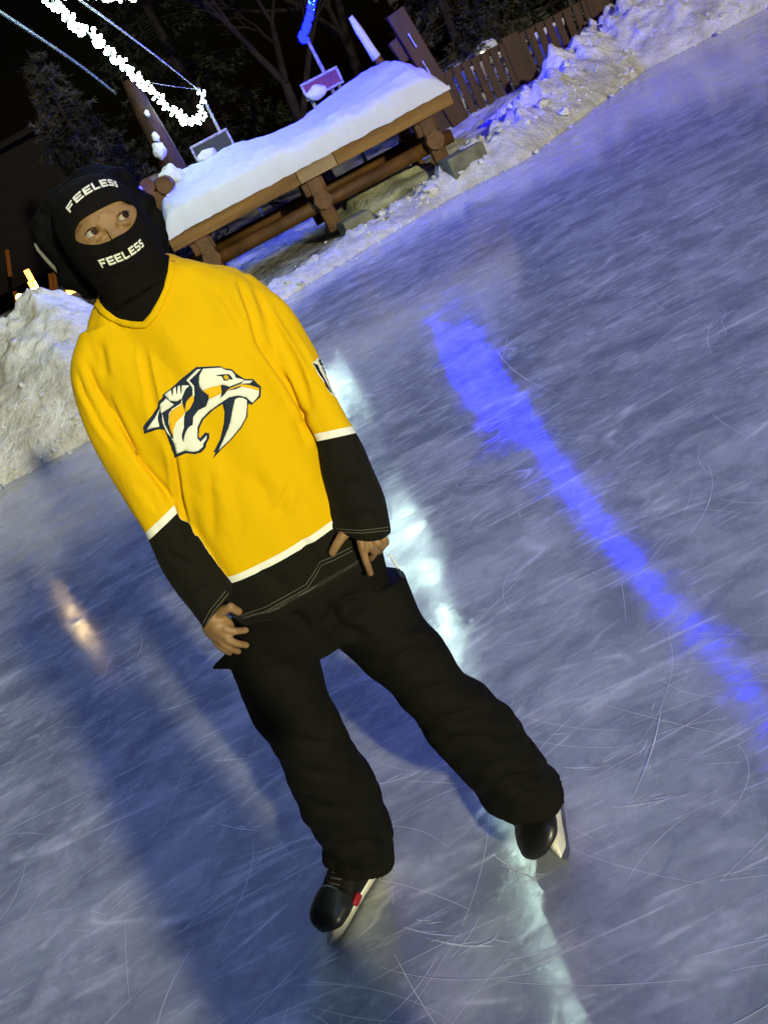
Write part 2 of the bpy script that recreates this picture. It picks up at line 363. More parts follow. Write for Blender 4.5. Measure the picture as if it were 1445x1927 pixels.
# snow crumbs fallen along the rink edge
mb = MB()
for i in range(750):
    x = random.uniform(-4.5, 9.5); e = float(interp(EDGE, x)); k = random.random()
    y = e + random.gauss(.10, .22) if k < .6 else e + abs(random.gauss(.2, .6))
    if x > 1.5 and random.random() < .4: y = e+random.gauss(.35, .3)
    r = random.choice([.008, .012, .018, .03]) * random.uniform(.7, 1.5)
    if y < e-.15: r *= .55
    if x > 2.4 and y > e and random.random() < .02: r = random.uniform(.05, .09)
    mb.ball((x, y, ground(x, y)+r*.35), r, 1 if r < .03 else 2, (1, random.uniform(.7, 1.2), random.uniform(.5, .8)), Matrix.Rotation(random.random()*6, 3, 'Z'), 1.1)
tag(mb.build('snow_crumbs', CHUNK), 'loose white snow crumbs and lumps scattered along the rink edge', 'snow', kind='stuff')
# shaved-ice marks: short raised curls of white shavings left by blades
mb = MB()
def mark(p0, ang, L, curv, wd):
    pts = []; a = ang; x, y = p0; n = max(4, int(L/.035))
    for i in range(n+1):
        pts.append((x, y, a)); x += math.cos(a)*L/n; y += math.sin(a)*L/n; a += curv*L/n
    base = len(mb.v)
    for i, (x, y, a) in enumerate(pts):
        w_ = wd*math.sin(math.pi*(i+.3)/(n+.6))*random.uniform(.25, 1.0)+.0004
        nx, ny = -math.sin(a), math.cos(a)
        mb.v += [(x-nx*w_, y-ny*w_, .0012), (x, y, .0012+w_*.12), (x+nx*w_, y+ny*w_, .0012)]
    for i in range(n):
        b = base+i*3; mb.f += [(b, b+3, b+4, b+1), (b+1, b+4, b+5, b+2)]
for i in range(750):
    y = .75 + 9*random.random()**1.5; x = random.uniform(-.62, .62)*(y+1.1)
    mark((x, y), random.choice([.3, -.3, .7, 1.2, -.8, 2.2])+random.gauss(0, .35), random.uniform(.04, .5), random.gauss(0, 1.8), random.choice([.0003, .0005, .0009])*random.uniform(.7, 1.3))
for (a, b) in [((700, 1478), (790, 1452)), ((800, 1765), (925, 1778)), ((880, 1785), (935, 1765)), ((1060, 1445), (1150, 1438)), ((760, 1745), (870, 1758)), ((930, 1610), (1010, 1650)), ((300, 1340), (380, 1310)), ((400, 1545), (490, 1560)), ((400, 1430), (460, 1425)), ((1190, 1500), (1240, 1330)), ((1150, 1520), (1300, 1490)), ((930, 650), (1050, 740))]:
    A = atz(*a); B = atz(*b); d = B-A
    mark((A.x, A.y), math.atan2(d.y, d.x)-.15, d.length, .3/d.length, .0020)
    for k in range(3):
        q = A.lerp(B, random.random()); mark((q.x+random.gauss(0, .012), q.y+random.gauss(0, .012)), math.atan2(d.y, d.x)+random.gauss(0, .3), random.uniform(.02, .05), 3, .0014)
SHAVE = mottled('shaved ice', (.80, .80, .79), (.92, .92, .90), 60, .8, .2, .1, .001)
tag(mb.build('ice_shavings', SHAVE), 'thin white curls of shaved ice left by blades', 'ice shavings', kind='stuff')
# --- log table with snow cap
Y0 = 13.5
tb = empty('log_table', (1.2, Y0+.7, .3), 'long heavy brown timber table behind the rink, its top buried in snow', 'table')
bx0, bx1 = -.80, 3.22; zt, zb = 1.15, .94
def plank(name, x0, x1, y0, y1, z0, z1, mat, parent, bev=.012, lab=None):
    m = MB().box(((x0+x1)/2, (y0+y1)/2, (z0+z1)/2), (x1-x0, y1-y0, z1-z0), None, bev)
    o = m.build(name, mat, parent, smooth=False)
    if lab: o['label'] = lab
    return o
plank('front_beam', bx0, 1.02, Y0-.06, Y0+.12, zb, zt, WOOD, tb)
plank('front_beam', 1.025, 1.55, Y0-.063, Y0+.12, zb+.004, zt-.006, PALE, tb, lab='short pale repair piece of the front beam')
plank('front_beam', 1.555, bx1, Y0-.06, Y0+.12, zb, zt, WOOD, tb)
plank('tabletop', bx0+.02, bx1-.02, Y0+.13, Y0+1.6, zt-.07, zt-.004, WOOD, tb)
plank('back_beam', bx0, bx1, Y0+1.61, Y0+1.78, zb, zt-.003, WOOD, tb)
for lx in (-.42, 1.18, 2.80):
    gz = .24
    m = MB(); m.box((lx, Y0+.02, (gz+zb)/2), (.19, .17, zb-gz), None, .02); m.build('leg', LOG, tb)
    m = MB(); m.box((lx, Y0+1.66, (gz+zb)/2), (.17, .13, zb-gz), None, .02); m.build('leg', LOG, tb)
    m = MB().tube([(lx, Y0-.14, .66), (lx, Y0+1.9, .66)], [.12, .11], 8); m.build('cross_log', LOG, tb, smooth=False)
    m = MB().box((lx-.02, Y0+.03, .845), (.30, .15, .17), None, .02); m.build('bracket', LOG, tb)
m = MB().tube([(bx0+.1, Y0+.14, .60), (1.2, Y0+.15, .60), (bx1-.15, Y0+.14, .60)], .088, 12); m.build('rail', LOG, tb)
m = MB().tube([(bx0+.05, Y0+1.5, .64), (bx1-.15, Y0+1.5, .64)], .08, 12); m.build('rail', LOG, tb)
# foundation blocks under legs
for i, (bx, lab) in enumerate([(1.42, 'low grey mossy block under the middle leg of the timber table'), (2.98, 'greenish timber block under the right leg of the timber table')]):
    m = MB().box((bx, Y0-.20-.10*i, .18+.06*i), (.52 if i else .40, .40, .36 if i else .28), Matrix.Rotation(R(8), 3, 'Z'), .025); o = m.build('footing_block', STONE, smooth=False); tag(o, lab, 'block')
# kerb plank
m = MB().box((2.0, 13.05, .10), (1.5, .12, .10), Matrix.Rotation(R(10), 3, 'Z'), .01); tag(m.build('ground_plank', PALE, smooth=False), 'pale plank lying on the ground in front of the timber table', 'plank')
# snow mound under the table, yellow light painted into its greenish colour
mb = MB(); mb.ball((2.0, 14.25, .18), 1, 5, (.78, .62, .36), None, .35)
TINTED = snowmat('old greenish crusted snow', (.22, .22, .13), (.42, .41, .27)); tag(mb.build('old_snow', TINTED), 'mound of old crusty snow in the shade under the timber table', 'snow', kind='stuff')
# snow cap
def capz(X, Y):
    u = (X-bx0)/(bx1-bx0); v = (Y-Y0+.10)/1.95
    prof = np.interp(u, [0, .05, .13, .25, .36, .48, .6, .72, .84, .93, 1.0], [.34, .52, .60, .58, .56, .47, .48, .52, .60, .60, .34])
    edge = np.clip(np.minimum(u, 1-u)/.035, 0, 1)**.5; fr = np.interp(v, [0, .02, .12, .5, .85, .97, 1.0], [.20, .46, .66, .93, 1, .85, .1])
    z = prof*edge*fr
    Z = z.copy().ravel(); P = np.stack([X.ravel(), Y.ravel()], 1)
    for i in range(len(P)):
        p = Vector((P[i][0], P[i][1], 0)); Z[i] += .055*noise.fractal(p*1.5, 1, 2, 4)*min(1, Z[i]*4)+.012*noise.fractal(p*9, 1, 2, 3)
    return zt+.003+np.maximum(Z.reshape(X.shape), .004)
nx, ny = 160, 80
xs_ = np.linspace(bx0-.03, bx1+.02, nx); ys_ = np.linspace(Y0-.10, Y0+1.85, ny)
X, Y = np.meshgrid(xs_, ys_); Z = capz(X, Y)
Zb = zt-.002+0*X; Zb[0, :] = zt-.03-.035*np.abs(np.array([noise.fractal(Vector((x*2.3, 3, 0)), 1, 2, 4) for x in xs_])); Yj = np.array([.03*noise.fractal(Vector((x*3, 8, 0)), 1, 2, 4) for x in xs_]); Y[0, :] += Yj; Y[1, :] += Yj*.7-.012; Y[0, :] -= .0; Z[0, :] = zt+.02; Zb[1, :] = zt-.02
V = np.concatenate([np.stack([X.ravel(), Y.ravel(), Z.ravel()], 1), np.stack([X.ravel(), Y.ravel(), Zb.ravel()], 1)])
idx = np.arange(nx*ny).reshape(ny, nx); F = []
for j in range(ny-1):
    for i in range(nx-1):
        F.append((idx[j, i], idx[j, i+1], idx[j+1, i+1], idx[j+1, i]))
n0 = nx*ny
ringi = list(idx[0, :]) + list(idx[1:, -1]) + list(idx[-1, -2::-1]) + list(idx[-2:0:-1, 0])
for a_, b_ in zip(ringi, ringi[1:]+ringi[:1]): F.append((b_, a_, a_+n0, b_+n0))
F = [tuple(int(q) for q in f) for f in F]
tag(obj('snow_cap', V, F, SOFT), 'thick smooth mound of fresh snow lying on the long timber table', 'snow', kind='stuff')
# --- framed signs standing in the snow behind the table
def sign(px, Y, panel, lab, poletop, postY):
    A, B, C_, D_ = [at(*p, Y) for p in px]     # top-left, top-right, bottom-right, bottom-left
    c = (A+B+C_+D_)/4; wd = ((B-A).length+(C_-D_).length)/2; ht = ((A-D_).length+(B-C_).length)/2
    s = empty('sign_board', (c.x, Y, c.z-ht/2-.4), lab, 'sign')
    MB().box(c, (wd, .03, ht), None, .003).build('panel', panel, s, False)
    t = .035
    for dx, dz, sx, sz in ((0, ht/2, wd+t, t), (0, -ht/2, wd+t, t), (-wd/2, 0, t, ht-t-.002), (wd/2, 0, t, ht-t-.002)):
        MB().box(c+Vector((dx, -.012, dz)), (sx, .05, sz), None, .008).build('frame', FROST, s, False)
    for k in (-1, 1): MB().box(c+Vector((k*wd*.4, .05, -ht/2-.35)), (.05, .04, .9), None, .005).build('post', METAL, s, False)
    m = MB().ball(c+Vector((-wd*.24, -.09, -ht*.34)), wd*.27, 3, (1, .6, .62), None, .3)
    tag(m.build('snow_lump', SOFT), 'small rounded snow lump resting against the '+('dark green' if panel is SIGNG else 'red')+' sign', 'snow lump')
    P = [at(*p, postY) for p in poletop]
    q = empty('light_pole', (P[0].x, postY, P[0].z), 'thin frosted pole rising behind the '+('dark green' if panel is SIGNG else 'red')+' sign to the '+('white' if panel is SIGNG else 'blue')+' lights', 'pole')
    MB().tube([(P[0].x, postY, .3), P[0], P[1]], [.032, .03, .022], 8).build('pole', METAL, q)
    MB().ball(P[1], .04, 1).build('hook', METAL, q)
    return s
sign([(364, 277), (426, 243), (440, 274), (371, 311)], 15.6, SIGNG, 'dark green sign board with a frosted frame in the snow below the white lights', [(414, 248), (374, 168)], 17.4)
sign([(569, 162), (632, 125), (641, 149), (581, 194)], 15.6, SIGNR, 'red sign board with a frosted frame in the snow below the blue lights', [(609, 134), (578, 74)], 15.7)
# --- leaning log trunk, log stack, posts
def leaning(name, px, Y, rad, mat, lab, cat, snow=None):
    P = [at(*p, Y) for p in px]; o = empty(name, (P[-1].x, Y, P[-1].z), lab, cat)
    MB().tube(P, rad, 10, jit=.06).build('trunk', mat, o); return o, P
t, P = leaning('wooden_post', [(243, 150), (268, 205), (300, 262), (330, 320), (352, 372)], 15.2, [.10, .13, .15, .17, .18], DARKLOG, 'thick leaning brown log post left of the dark green sign', 'post')
for (a, b, r) in ((300, 283, .09), (293, 258, .05), (277, 214, .035)):
    tag(MB().ball(at(a, b, 15.0), r, 3, (1, .8, 1.25), None, .4).build('snow_lump', SOFT), {.09: 'round snow lump stuck low on the leaning log post', .05: 'small snow lump stuck halfway up the leaning log post', .035: 'tiny snow fleck near the top of the leaning log post'}[r], 'snow lump')
ls = empty('log_stack', tuple(at(300, 400, 14.2)), 'stack of short brown round logs at the left end of the timber table', 'logs')
for (a, b, r) in ((277, 352, .10), (309, 348, .11), (290, 378, .12), (312, 385, .11), (300, 408, .12)):
    p = at(a, b, 14.0); MB().tube([p, p+Vector((.15, .9, 0))], r, 14, jit=.04).build('log', LOG, ls, False)
tag(MB().ball(at(322, 335, 14.3), .17, 4, (1.0, .8, .8), None, .5).build('snow_lump', SOFT), 'lump of snow on top of the round log stack', 'snow lump')
# wide post with two pale strips
pp = empty('wooden_post', tuple(at(835, 175, 15.4)), 'wide brown board post with two pale strips behind the right end of the timber table', 'post')
A, B = at(768, 66, 15.3), at(842, 190, 15.3); ax = (B-A).normalized(); side = Vector((1, 0, 0)); side = (side-ax*side.dot(ax)).normalized(); dep = ax.cross(side)
rot = Matrix((side, dep, ax)).transposed()
MB().box((A+B)/2, (.27, .12, (B-A).length+.7), rot, .015).build('board', FENCE, pp, False)
MB().box(at(757, 92, 15.42), (.26, .13, .34), Matrix.Rotation(R(-12), 3, 'Y'), .02).build('bracket', FENCE, pp, False)
for q in ((776, 76), (802, 127)): MB().box(at(*q, 15.2), (.025, .012, .21), rot, .003).build('pale_strip', FROST, pp, False)
# snow-coated stump leaning under blue lights
t = empty('snowy_branch', tuple(at(720, 125, 15.7)), 'leaning branch thickly coated in snow glowing blue beside the red sign', 'branch')
P = [at(*p, 15.6) for p in ((661, 36), (678, 62), (697, 92), (712, 112), (735, 145))]
MB().tube(P, [.03, .04, .05, .06, .07], 10).build('branch', LOG, t)
MB().tube([p+Vector((-.01, -.05, .03)) for p in P[:4]], [.035, .055, .06, .075], 12, jit=.25).build('snow_coat', SOFT, t)
# --- picket fence
fz = 1.2; FY = 17.6
def X_at(px, py, Y): return at(px, py, Y).x
fn = empty('picket_fence', (6, FY, .4), 'red brown wooden picket fence behind the snow bank', 'fence')
xl, xr = 3.95, 9.4
for k, x in enumerate(np.arange(xl, xr, .17)):
    if k % 9 in (0,): continue
    m = MB().box((x, FY, .72), (.118, .025, .92), None, .006); m.build('picket', FENCE, fn, False)
for k, x in enumerate(np.arange(xl, xr, .17*9)):
    m = MB().box((x, FY+.02, .72), (.30, .10, 1.06), None, .01); m.build('post', FENCE, fn, False)
for z in (.36, 1.14): MB().box(((xl+xr)/2, FY+.055, z), (xr-xl, .05, .11), None, .008).build('rail', FENCE, fn, False)
MB().box(((xl+xr)/2, FY-.03, .22), (xr-xl, .07, .05), None, .008).build('bottom_board', PALE, fn, False)
# ---------------- trees
def conifer(x, y, h, rad, mat, lab, group, dens=1.0, z0=.3, seed=0, card=.10):
    rnd = random.Random(seed); o = empty('conifer_tree', (x, y, z0), lab, 'tree', group)
    MB().tube([(x, y, z0), (x, y, z0+h*.5), (x, y, z0+h)], [.05*h*.35+.04, .05*h*.2+.02, .01], 8).build('trunk', BARK, o)
    V, F = [], []; br = MB()
    nb_ = int(26*h*dens)
    for i in range(nb_):
        t = (i+rnd.random())/nb_; z = z0+.06*h+t*h*.93; L = rad*(1-t)**.85*rnd.uniform(.7, 1.12)+.08; a = rnd.random()*6.283
        d = Vector((math.cos(a), math.sin(a), 0)); p0 = Vector((x, y, z)); drop = rnd.uniform(.1, .45)
        tip = p0+d*L+Vector((0, 0, -drop*L)); br.tube([p0, p0.lerp(tip, .5)+Vector((0, 0, .05*L)), tip], [.018, .011, .003], 4, False)
        for j in range(int(30*L*dens)+5):
            s_ = rnd.random()**.6; c_ = p0.lerp(tip, s_)+Vector((rnd.gauss(0, .10), rnd.gauss(0, .10), rnd.gauss(-.04, .07)))*(.4+L*.35)
            u = (d*rnd.uniform(.4, 1)+Vector((rnd.gauss(0, .5), rnd.gauss(0, .5), rnd.gauss(-.25, .35)))).normalized()*card*rnd.uniform(.6, 1.5)
            w_ = u.cross(Vector((rnd.gauss(0, 1), rnd.gauss(0, 1), rnd.gauss(0, 1)))).normalized()*card*.16
            n_ = len(V); V += [c_-w_, c_+w_, c_+u]; F.append((n_, n_+1, n_+2))
            u2 = (u+w_*3.5); V += [c_+u*.2, c_+u*.45, c_+u2*.9]; F.append((n_+3, n_+4, n_+5))
            u3 = (u-w_*3.5); V += [c_+u*.3, c_+u*.55, c_+u3*.9]; F.append((n_+6, n_+7, n_+8))
    br.build('branches', BARK, o); obj('foliage', V, F, mat, o, False); return o
def bare(x, y, h, lab, group, seed=0, z0=.3):
    rnd = random.Random(seed); o = empty('bare_tree', (x, y, z0), lab, 'tree', group); tr = MB(); tw = MB()
    def grow(p, d, L, r, lv):
        q = p+d*L; m_ = tr if lv < 2 else tw
        m_.tube([p, p.lerp(q, .5)+Vector((rnd.gauss(0, .03), rnd.gauss(0, .03), 0))*L, q], [r, r*.85, r*.7], 6 if lv < 2 else 4, False)
        if lv >= 5: return
        for k in range(3 if lv < 4 else 2):
            nd = (d+Vector((rnd.gauss(0, .45), rnd.gauss(0, .45), rnd.gauss(.12, .3)))).normalized(); grow(q if k else p.lerp(q, .65), nd, L*rnd.uniform(.6, .82), r*.6, lv+1)
    grow(Vector((x, y, z0)), Vector((.02, 0, 1)), h*.3, h*.02, 0)
    tr.v, tr.f = tr.v+tw.v, tr.f+[tuple(i+len(tr.v) for i in q) for q in tw.f]; tr.build('trunk', BARK, o); return o
G = 'dark trees behind the rink'
conifer(-1.55, 18.2, 4.1, 1.35, LEAF2, 'bushy grey green conifer just behind the skater, left of the leaning log post', G, 1.25, .3, 3, .13)
conifer(.6, 24.5, 8.5, 2.3, NEEDLE, 'tall dark conifer behind the white lights', G, .6, .6, 5, .2)
conifer(5.2, 19.6, 5.5, 1.45, LEAF2, 'dark bush like conifer rising behind the picket fence', G, 1.0, .3, 6, .13)
conifer(8.0, 22.0, 7.5, 2.0, NEEDLE, 'dark conifer at the upper right behind the picket fence', G, .6, .5, 8, .2)
bare(2.1, 20.5, 6.5, 'bare leafless tree between the white and the blue lights', G, 11)
bare(4.0, 23.5, 7.5, 'bare leafless tree right of the blue lights', G, 12)
bare(-6.2, 25.0, 6.5, 'bare leafless tree in front of the orange lit cabin', G, 14, .4)
# snow patch behind the fence, with a warm lamp added to light it
LAMPS = 1
lamp = empty('garden_lamp', (5.25, 18.6, .35), 'low warm white garden lamp behind the picket fence', 'lamp')
MB().tube([(5.25, 18.6, .3), (5.25, 18.6, 1.05)], .02, 8).build('post', METAL, lamp)
MB().ball((5.25, 18.6, 1.13), .055, 2).build('bulb', emis('warm white bulb', (1, .85, .5), 22), lamp)
mb = MB(); mb.ball((5.0, 19.3, .62), 1, 5, (.9, .45, .62), None, .8); mb.ball((6.5, 19.6, .6), 1, 5, (.6, .4, .5), None, .8)
tag(mb.build('garden_snow', SOFT), 'mound of lamp lit snow behind the picket fence', 'snow', kind='stuff')
# --- orange lit cabin far left
cb = empty('cabin', (-6.5, 31, 1.2), 'wooden cabin lit orange from below in the far left background', 'cabin')
CW = mottled('brown cabin boards', (.004, .002, .001), (.008, .003, .0015), 2, .7, .2, .5, .02, (1, 1, 6))
MB().box((-7.2, 33, 2.9), (7.5, 4, 3.6), None, .02).build('wall', CW, cb, False)
m = MB(); m.add([(-11.4, 30.2, 4.4), (-3.0, 30.2, 4.4), (-3.0, 33, 6.0), (-11.4, 33, 6.0), (-11.4, 30.2, 4.55), (-3.0, 30.2, 4.55), (-3.0, 33, 6.15), (-11.4, 33, 6.15)], [(0, 1, 2, 3), (7, 6, 5, 4), (0, 4, 5, 1), (1, 5, 6, 2), (3, 2, 6, 7), (0, 3, 7, 4)]); m.build('roof', CW, cb, False)
OR = emis('orange lamp glow', (1, .36, .05), 9); OR2 = emis('warm yellow glow', (1, .62, .14), 14)
for (a, b, r) in ((38, 560, .10), (53, 551, .06)):
    lm = empty('lantern', tuple(at(a, b, 27)), {.10: 'round glowing lantern at the far left end of the snow bank', .06: 'smaller glowing lantern beside the round one above the snow bank'}[r], 'lantern')
    MB().ball(at(a, b, 27), r, 3).build('globe', OR2, lm); p = at(a, b, 27); MB().tube([(p.x, p.y, p.z-r), (p.x, p.y, p.z-1.2)], .02, 6).build('stem', METAL, lm)
def glowpost(p, q, Y, wd, lab):
    A = at(*p, Y); B = at(*q, Y); o = empty('lit_post', tuple(B), lab, 'post')
    MB().tube([A+Vector((0, .1, 0)), B+Vector((0, .1, 0))], wd*1.2, 8).build('post', CW, o)
    MB().tube([A, A.lerp(B, .45)], wd, 8).build('light_tube', OR, o); MB().tube([A.lerp(B, .5), B], wd, 8).build('light_tube', OR2, o)
glowpost((50, 508), (74, 552), 27, .07, 'post wrapped in yellow light left of the skater')
glowpost((56, 530), (68, 552), 26.6, .05, 'short glowing post beside the yellow lit post')
tn = empty('lit_canopy', tuple(at(143, 552, 26)), 'small pointed canopy glowing orange just left of the skater neck', 'canopy')
A = at(130, 527, 26); B = at(146, 543, 26)
MB().tube([A, A.lerp(B, .6)], [.02, .13], 10).build('peak', OR2, tn, False)
c_ = at(143, 545, 26); MB().box(c_, (.42, .3, .16), Matrix.Rotation(R(4), 3, 'Y'), .02).build('shade', OR, tn, False)
MB().box(c_+Vector((0, 0, -.5)), (.05, .05, .8)).build('pole', METAL, tn, False)
eb = empty('roof_edge_light', tuple(at(85, 401, 24)), 'strip of orange light under the cabin eaves above the hood', 'light strip')
MB().tube([at(68, 410, 24), at(98, 393, 24)], .03, 6).build('strip', emis('dim orange strip', (1, .30, .10), 1.2), eb)  # roof edge glows to stand in for orange light falling on it
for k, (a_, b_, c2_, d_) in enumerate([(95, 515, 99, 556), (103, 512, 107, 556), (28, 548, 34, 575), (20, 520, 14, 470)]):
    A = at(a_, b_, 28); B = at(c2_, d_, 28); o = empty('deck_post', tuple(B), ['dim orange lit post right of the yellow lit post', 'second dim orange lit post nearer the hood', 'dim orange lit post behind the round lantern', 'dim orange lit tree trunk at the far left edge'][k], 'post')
    MB().tube([A, B], .05, 8).build('post', emis('dim orange lit wood', (1, .30, .04), .10), o)  # orange light on the wood is put in as emission
# small blue lamp by the logs
bl = empty('blue_lamp', tuple(at(264, 356, 13.9)), 'tiny blue lamp beside the stack of round logs', 'lamp')
MB().ball(at(264, 356, 13.9), .03, 2).build('bulb', emis('small blue bulb', (.01, .01, 1), 40), bl); MB().box(at(264, 356, 14.0), (.06, .06, .06), None, .01).build('housing', METAL, bl)
# --- string lights (garlands) from the poles out over the rink
def spline(P, n):
    P = [Vector(p) for p in P]; out = []
    for i in range(len(P)-1):
        a, b, c, d = P[max(i-1, 0)], P[i], P[i+1], P[min(i+2, len(P)-1)]
        for j in range(n):
            t = j/n; out.append(.5*((2*b)+(c-a)*t+(2*a-5*b+4*c-d)*t*t+(3*b-a-3*c+d)*t**3))
    out.append(P[-1]); return out
def garland(P, mat, per_m, br, spread, lab, seed, cat='string lights', maxvis=100, mat2=None):
    rnd = random.Random(seed); path = spline(P, 14); o = empty('string_lights', tuple(path[0]), lab, cat)
    MB().tube(path, .012, 6).build('cable', WIRE, o)
    L = [0]
    for a, b in zip(path, path[1:]): L.append(L[-1]+(b-a).length)
    n = int(L[-1]*per_m); bulbs = []
    for i in range(n):
        s_ = (i+rnd.random())/n*L[-1]
        if mat2 and i % 3 == 0: s_ = rnd.random()*1.7  # extra bulbs crowded at the pole end, added to turn the table snow blue
        k = max(j for j in range(len(L)) if L[j] <= s_); k = min(k, len(path)-2)
        p = path[k].lerp(path[k+1], (s_-L[k])/max(L[k+1]-L[k], 1e-6)); a = rnd.random()*6.283; r = spread*rnd.random()**.6
        bulbs.append(p+Vector((math.cos(a)*r, rnd.gauss(0, spread*.4), math.sin(a)*r)))
    def inview(p):
        if p.y < .5: return False
        q = proj([p])[0]; return -5 < q[0] < 1450 and -5 < q[1] < 1932
    vis = sorted([p for p in bulbs if inview(p)], key=lambda p: (p-CAM).length)
    solo = vis[:maxvis]; ids = set(id(p) for p in solo)
    bme = MB().ball((0, 0, 0), br, 1); me = bpy.data.meshes.new('bulb'); me.from_pydata(bme.v, [], bme.f); me.materials.append(mat); me2 = me
    if mat2: me2 = me.copy(); me2.materials.clear(); me2.materials.append(mat2); me2.transform(Matrix.Scale(.5, 4)); me3 = me.copy(); me3.materials.clear(); me3.materials.append(BB2)
    for k_, p in enumerate(solo):
        b = link(bpy.data.objects.new('bulb', (me3 if (p-path[0]).length < 1.0 and k_ % 2 else me2 if k_ % 5 < 3 else me) if mat2 else me)); b.parent = o; b.matrix_parent_inverse = o.matrix_basis.inverted(); b.location = p
    rest = MB()
    near = []
    for p in bulbs:
        if id(p) in ids: continue
        n0 = len(rest.f); rest.ball(p, br, 1); near += [1 if mat2 and (p-path[0]).length < 1.0 else 0]*(len(rest.f)-n0)
    r = rest.build('bulbs', mat, o, False); r['kind'] = 'stuff'
    if mat2: r.data.materials.append(BB2); r.data.polygons.foreach_set('material_index', near)
    return o
WB = emis('cool white led', (.70, 1.0, .88), 50); BB = emis('blue led', (.0003, .0006, 1), 90); BB2 = emis('strong blue led', (.00008, .00016, 1), 560); CB = emis('pale blue led', (.10, .45, 1), 12); PB = emis('violet led', (.42, .08, 1), 45)
def over(q, z):                  # point at height z above the rink whose mirror image in the ice is seen at q
    g = atz(q[0], q[1], 0); d = g-CAM; return Vector((g.x+d.x*z/EYE, g.y+d.y*z/EYE, z))
WP = [at(372, 168, 17.3), at(383, 192, 17.1), at(378, 218, 16.8), at(360, 229, 16.3), at(335, 216, 15.6), at(270, 158, 14.4), at(190, 82, 12.7), at(100, -10, 11), over((770, 960), 3.7), over((830, 1150), 4.0), over((900, 1370), 4.2), over((975, 1590), 4.4), over((1035, 1760), 4.6), over((1080, 1910), 4.8), (-.35, .5, 5.3), (-.4, -4, 6)]
garland(WP, WB, 34, .0215, .075, 'thick garland of cool white lights hanging from the left pole over the rink', 21)
BP = [at(578, 74, 14.7), at(568, 72, 14.6), at(577, 50, 14.4), at(585, 20, 14.1), at(588, -20, 13.6), over((905, 672), 3.05), over((985, 790), 3.5), over((1080, 925), 3.9), (over((1190, 1060), 4.2)), over((1320, 1205), 4.4), over((1430, 1330), 4.6), (1.9, 2.6, 5.0), (1.5, -2, 5.8)]
garland(BP, BB, 36, .03, .035, 'garland of deep blue lights hanging from the pole behind the red sign', 22, mat2=CB)
RP = [(9.5, 18, 3.6), (8.3, 14, 3.8), (7.2, 11, 4.2), (6, 7, 4.8), (4.5, 2, 5.5)]
garland(RP, PB, 14, .016, .06, 'garland of violet lights over the right side of the rink', 23)
# plain cables
def cable(P, lab, r=.012, mat=METAL):
    tag(MB().tube(spline(P, 6), r, 6).build('cable', mat), lab, 'cable')
cable([at(372, 168, 17.3), at(300, 110, 15), at(220, 50, 13), at(140, -8, 11.6), at(60, -70, 10.5)], 'thin pale cable running above the white garland to its pole', .011, FROST)
cable([at(372, 168, 17.3), at(330, 163, 15.8), at(280, 155, 15.4)], 'very thin short guy wire at the tip of the white garland', .005, FROST)
cable([at(218, 176, 15.4), at(160, 130, 14.4), at(100, 88, 13.2), at(0, 22, 11.5), at(-60, -20, 10.5)], 'frosted dark cable crossing the sky left of the white garland', .020, WIRE)
# warm lamp on a pole at the left side, outside the frame; its reflection lies on the ice
sl = empty('street_lamp', (-6.6, 19.0, 1.2), 'warm street lamp on a tall pole at the left side of the rink', 'street lamp')
MB().tube([(-6.6, 19.0, 1.1), (-6.6, 19.0, 4.8)], [.06, .04], 8).build('pole', METAL, sl)
MB().ball((-6.35, 18.9, 4.75), .075, 3, (1, 1, .8)).build('lamp_head', emis('warm lamp glass', (1, .72, .34), 110), sl)
# ================================================================== PERSON
man = empty('person', (-.27, 2.0, 0), 'person on ice skates in a yellow jersey, black balaclava and black trousers', 'person')
# ---- jersey: torso and sleeves grown into one surface
TC = 1.955
tor = [(.905, -.206, .168, .118, 1.955), (.93, -.206, .171, .124, 1.955), (1.02, -.220, .163, .126, 1.955), (1.15, -.210, .166, .122, 1.955), (1.30, -.203, .172, .118, 1.955), (1.40, -.197, .178, .115, 1.96),
       (1.46, -.196, .184, .106, 1.965), (1.495, -.197, .182, .094, 1.97), (1.525, -.197, .168, .082, 1.972), (1.55, -.195, .142, .074, 1.975), (1.572, -.196, .112, .069, 1.975), (1.588, -.200, .086, .066, 1.975), (1.602, -.203, .073, .063, 1.975)]
def torso_rings(tab, e=2.5, n=56, sub=5):
    zs = [t[0] for t in tab]; out = []
    for z in np.linspace(zs[0], zs[-1], sub*len(tab)):
        q = [np.interp(z, zs, [t[k] for t in tab]) for k in (1, 2, 3, 4)]
        out.append(ell((q[0], q[3], z), q[1], q[2], n, e))
    return out
jm = MB(); jm.rings(torso_rings(tor)); nf0 = len(jm.f)
SL = [((150, 632), (262, 610), 1.965), ((136, 690), (222, 672), 1.95), ((146, 766), (212, 742), 1.93), ((192, 866), (266, 838), 1.91), ((243, 955), (316, 912), 1.895), ((282, 1013), (345, 962), 1.885), ((316, 1080), (385, 1025), 1.87), ((350, 1140), (418, 1078), 1.855), ((384, 1188), (436, 1104), 1.845)]
SR = [((420, 560), (468, 512), 1.975), ((452, 610), (530, 562), 1.96), ((500, 668), (590, 640), 1.93), ((541, 728), (625, 712), 1.91), ((578, 792), (652, 775), 1.895), ((600, 828), (671, 812), 1.885), ((612, 884), (698, 866), 1.87), ((626, 945), (727, 935), 1.86), ((632, 1000), (734, 1000), 1.85)]
axL = px_tube(jm, SL, 1.0); nf1 = len(jm.f); axR = px_tube(jm, SR, 1.0)
jme = fuse('jersey', jm, .0045, 7)
_src = [BVHTree.FromPolygons([Vector(v) for v in jm.v], f_) for f_ in (jm.f[:nf0], jm.f[nf0:nf1], jm.f[nf1:])]
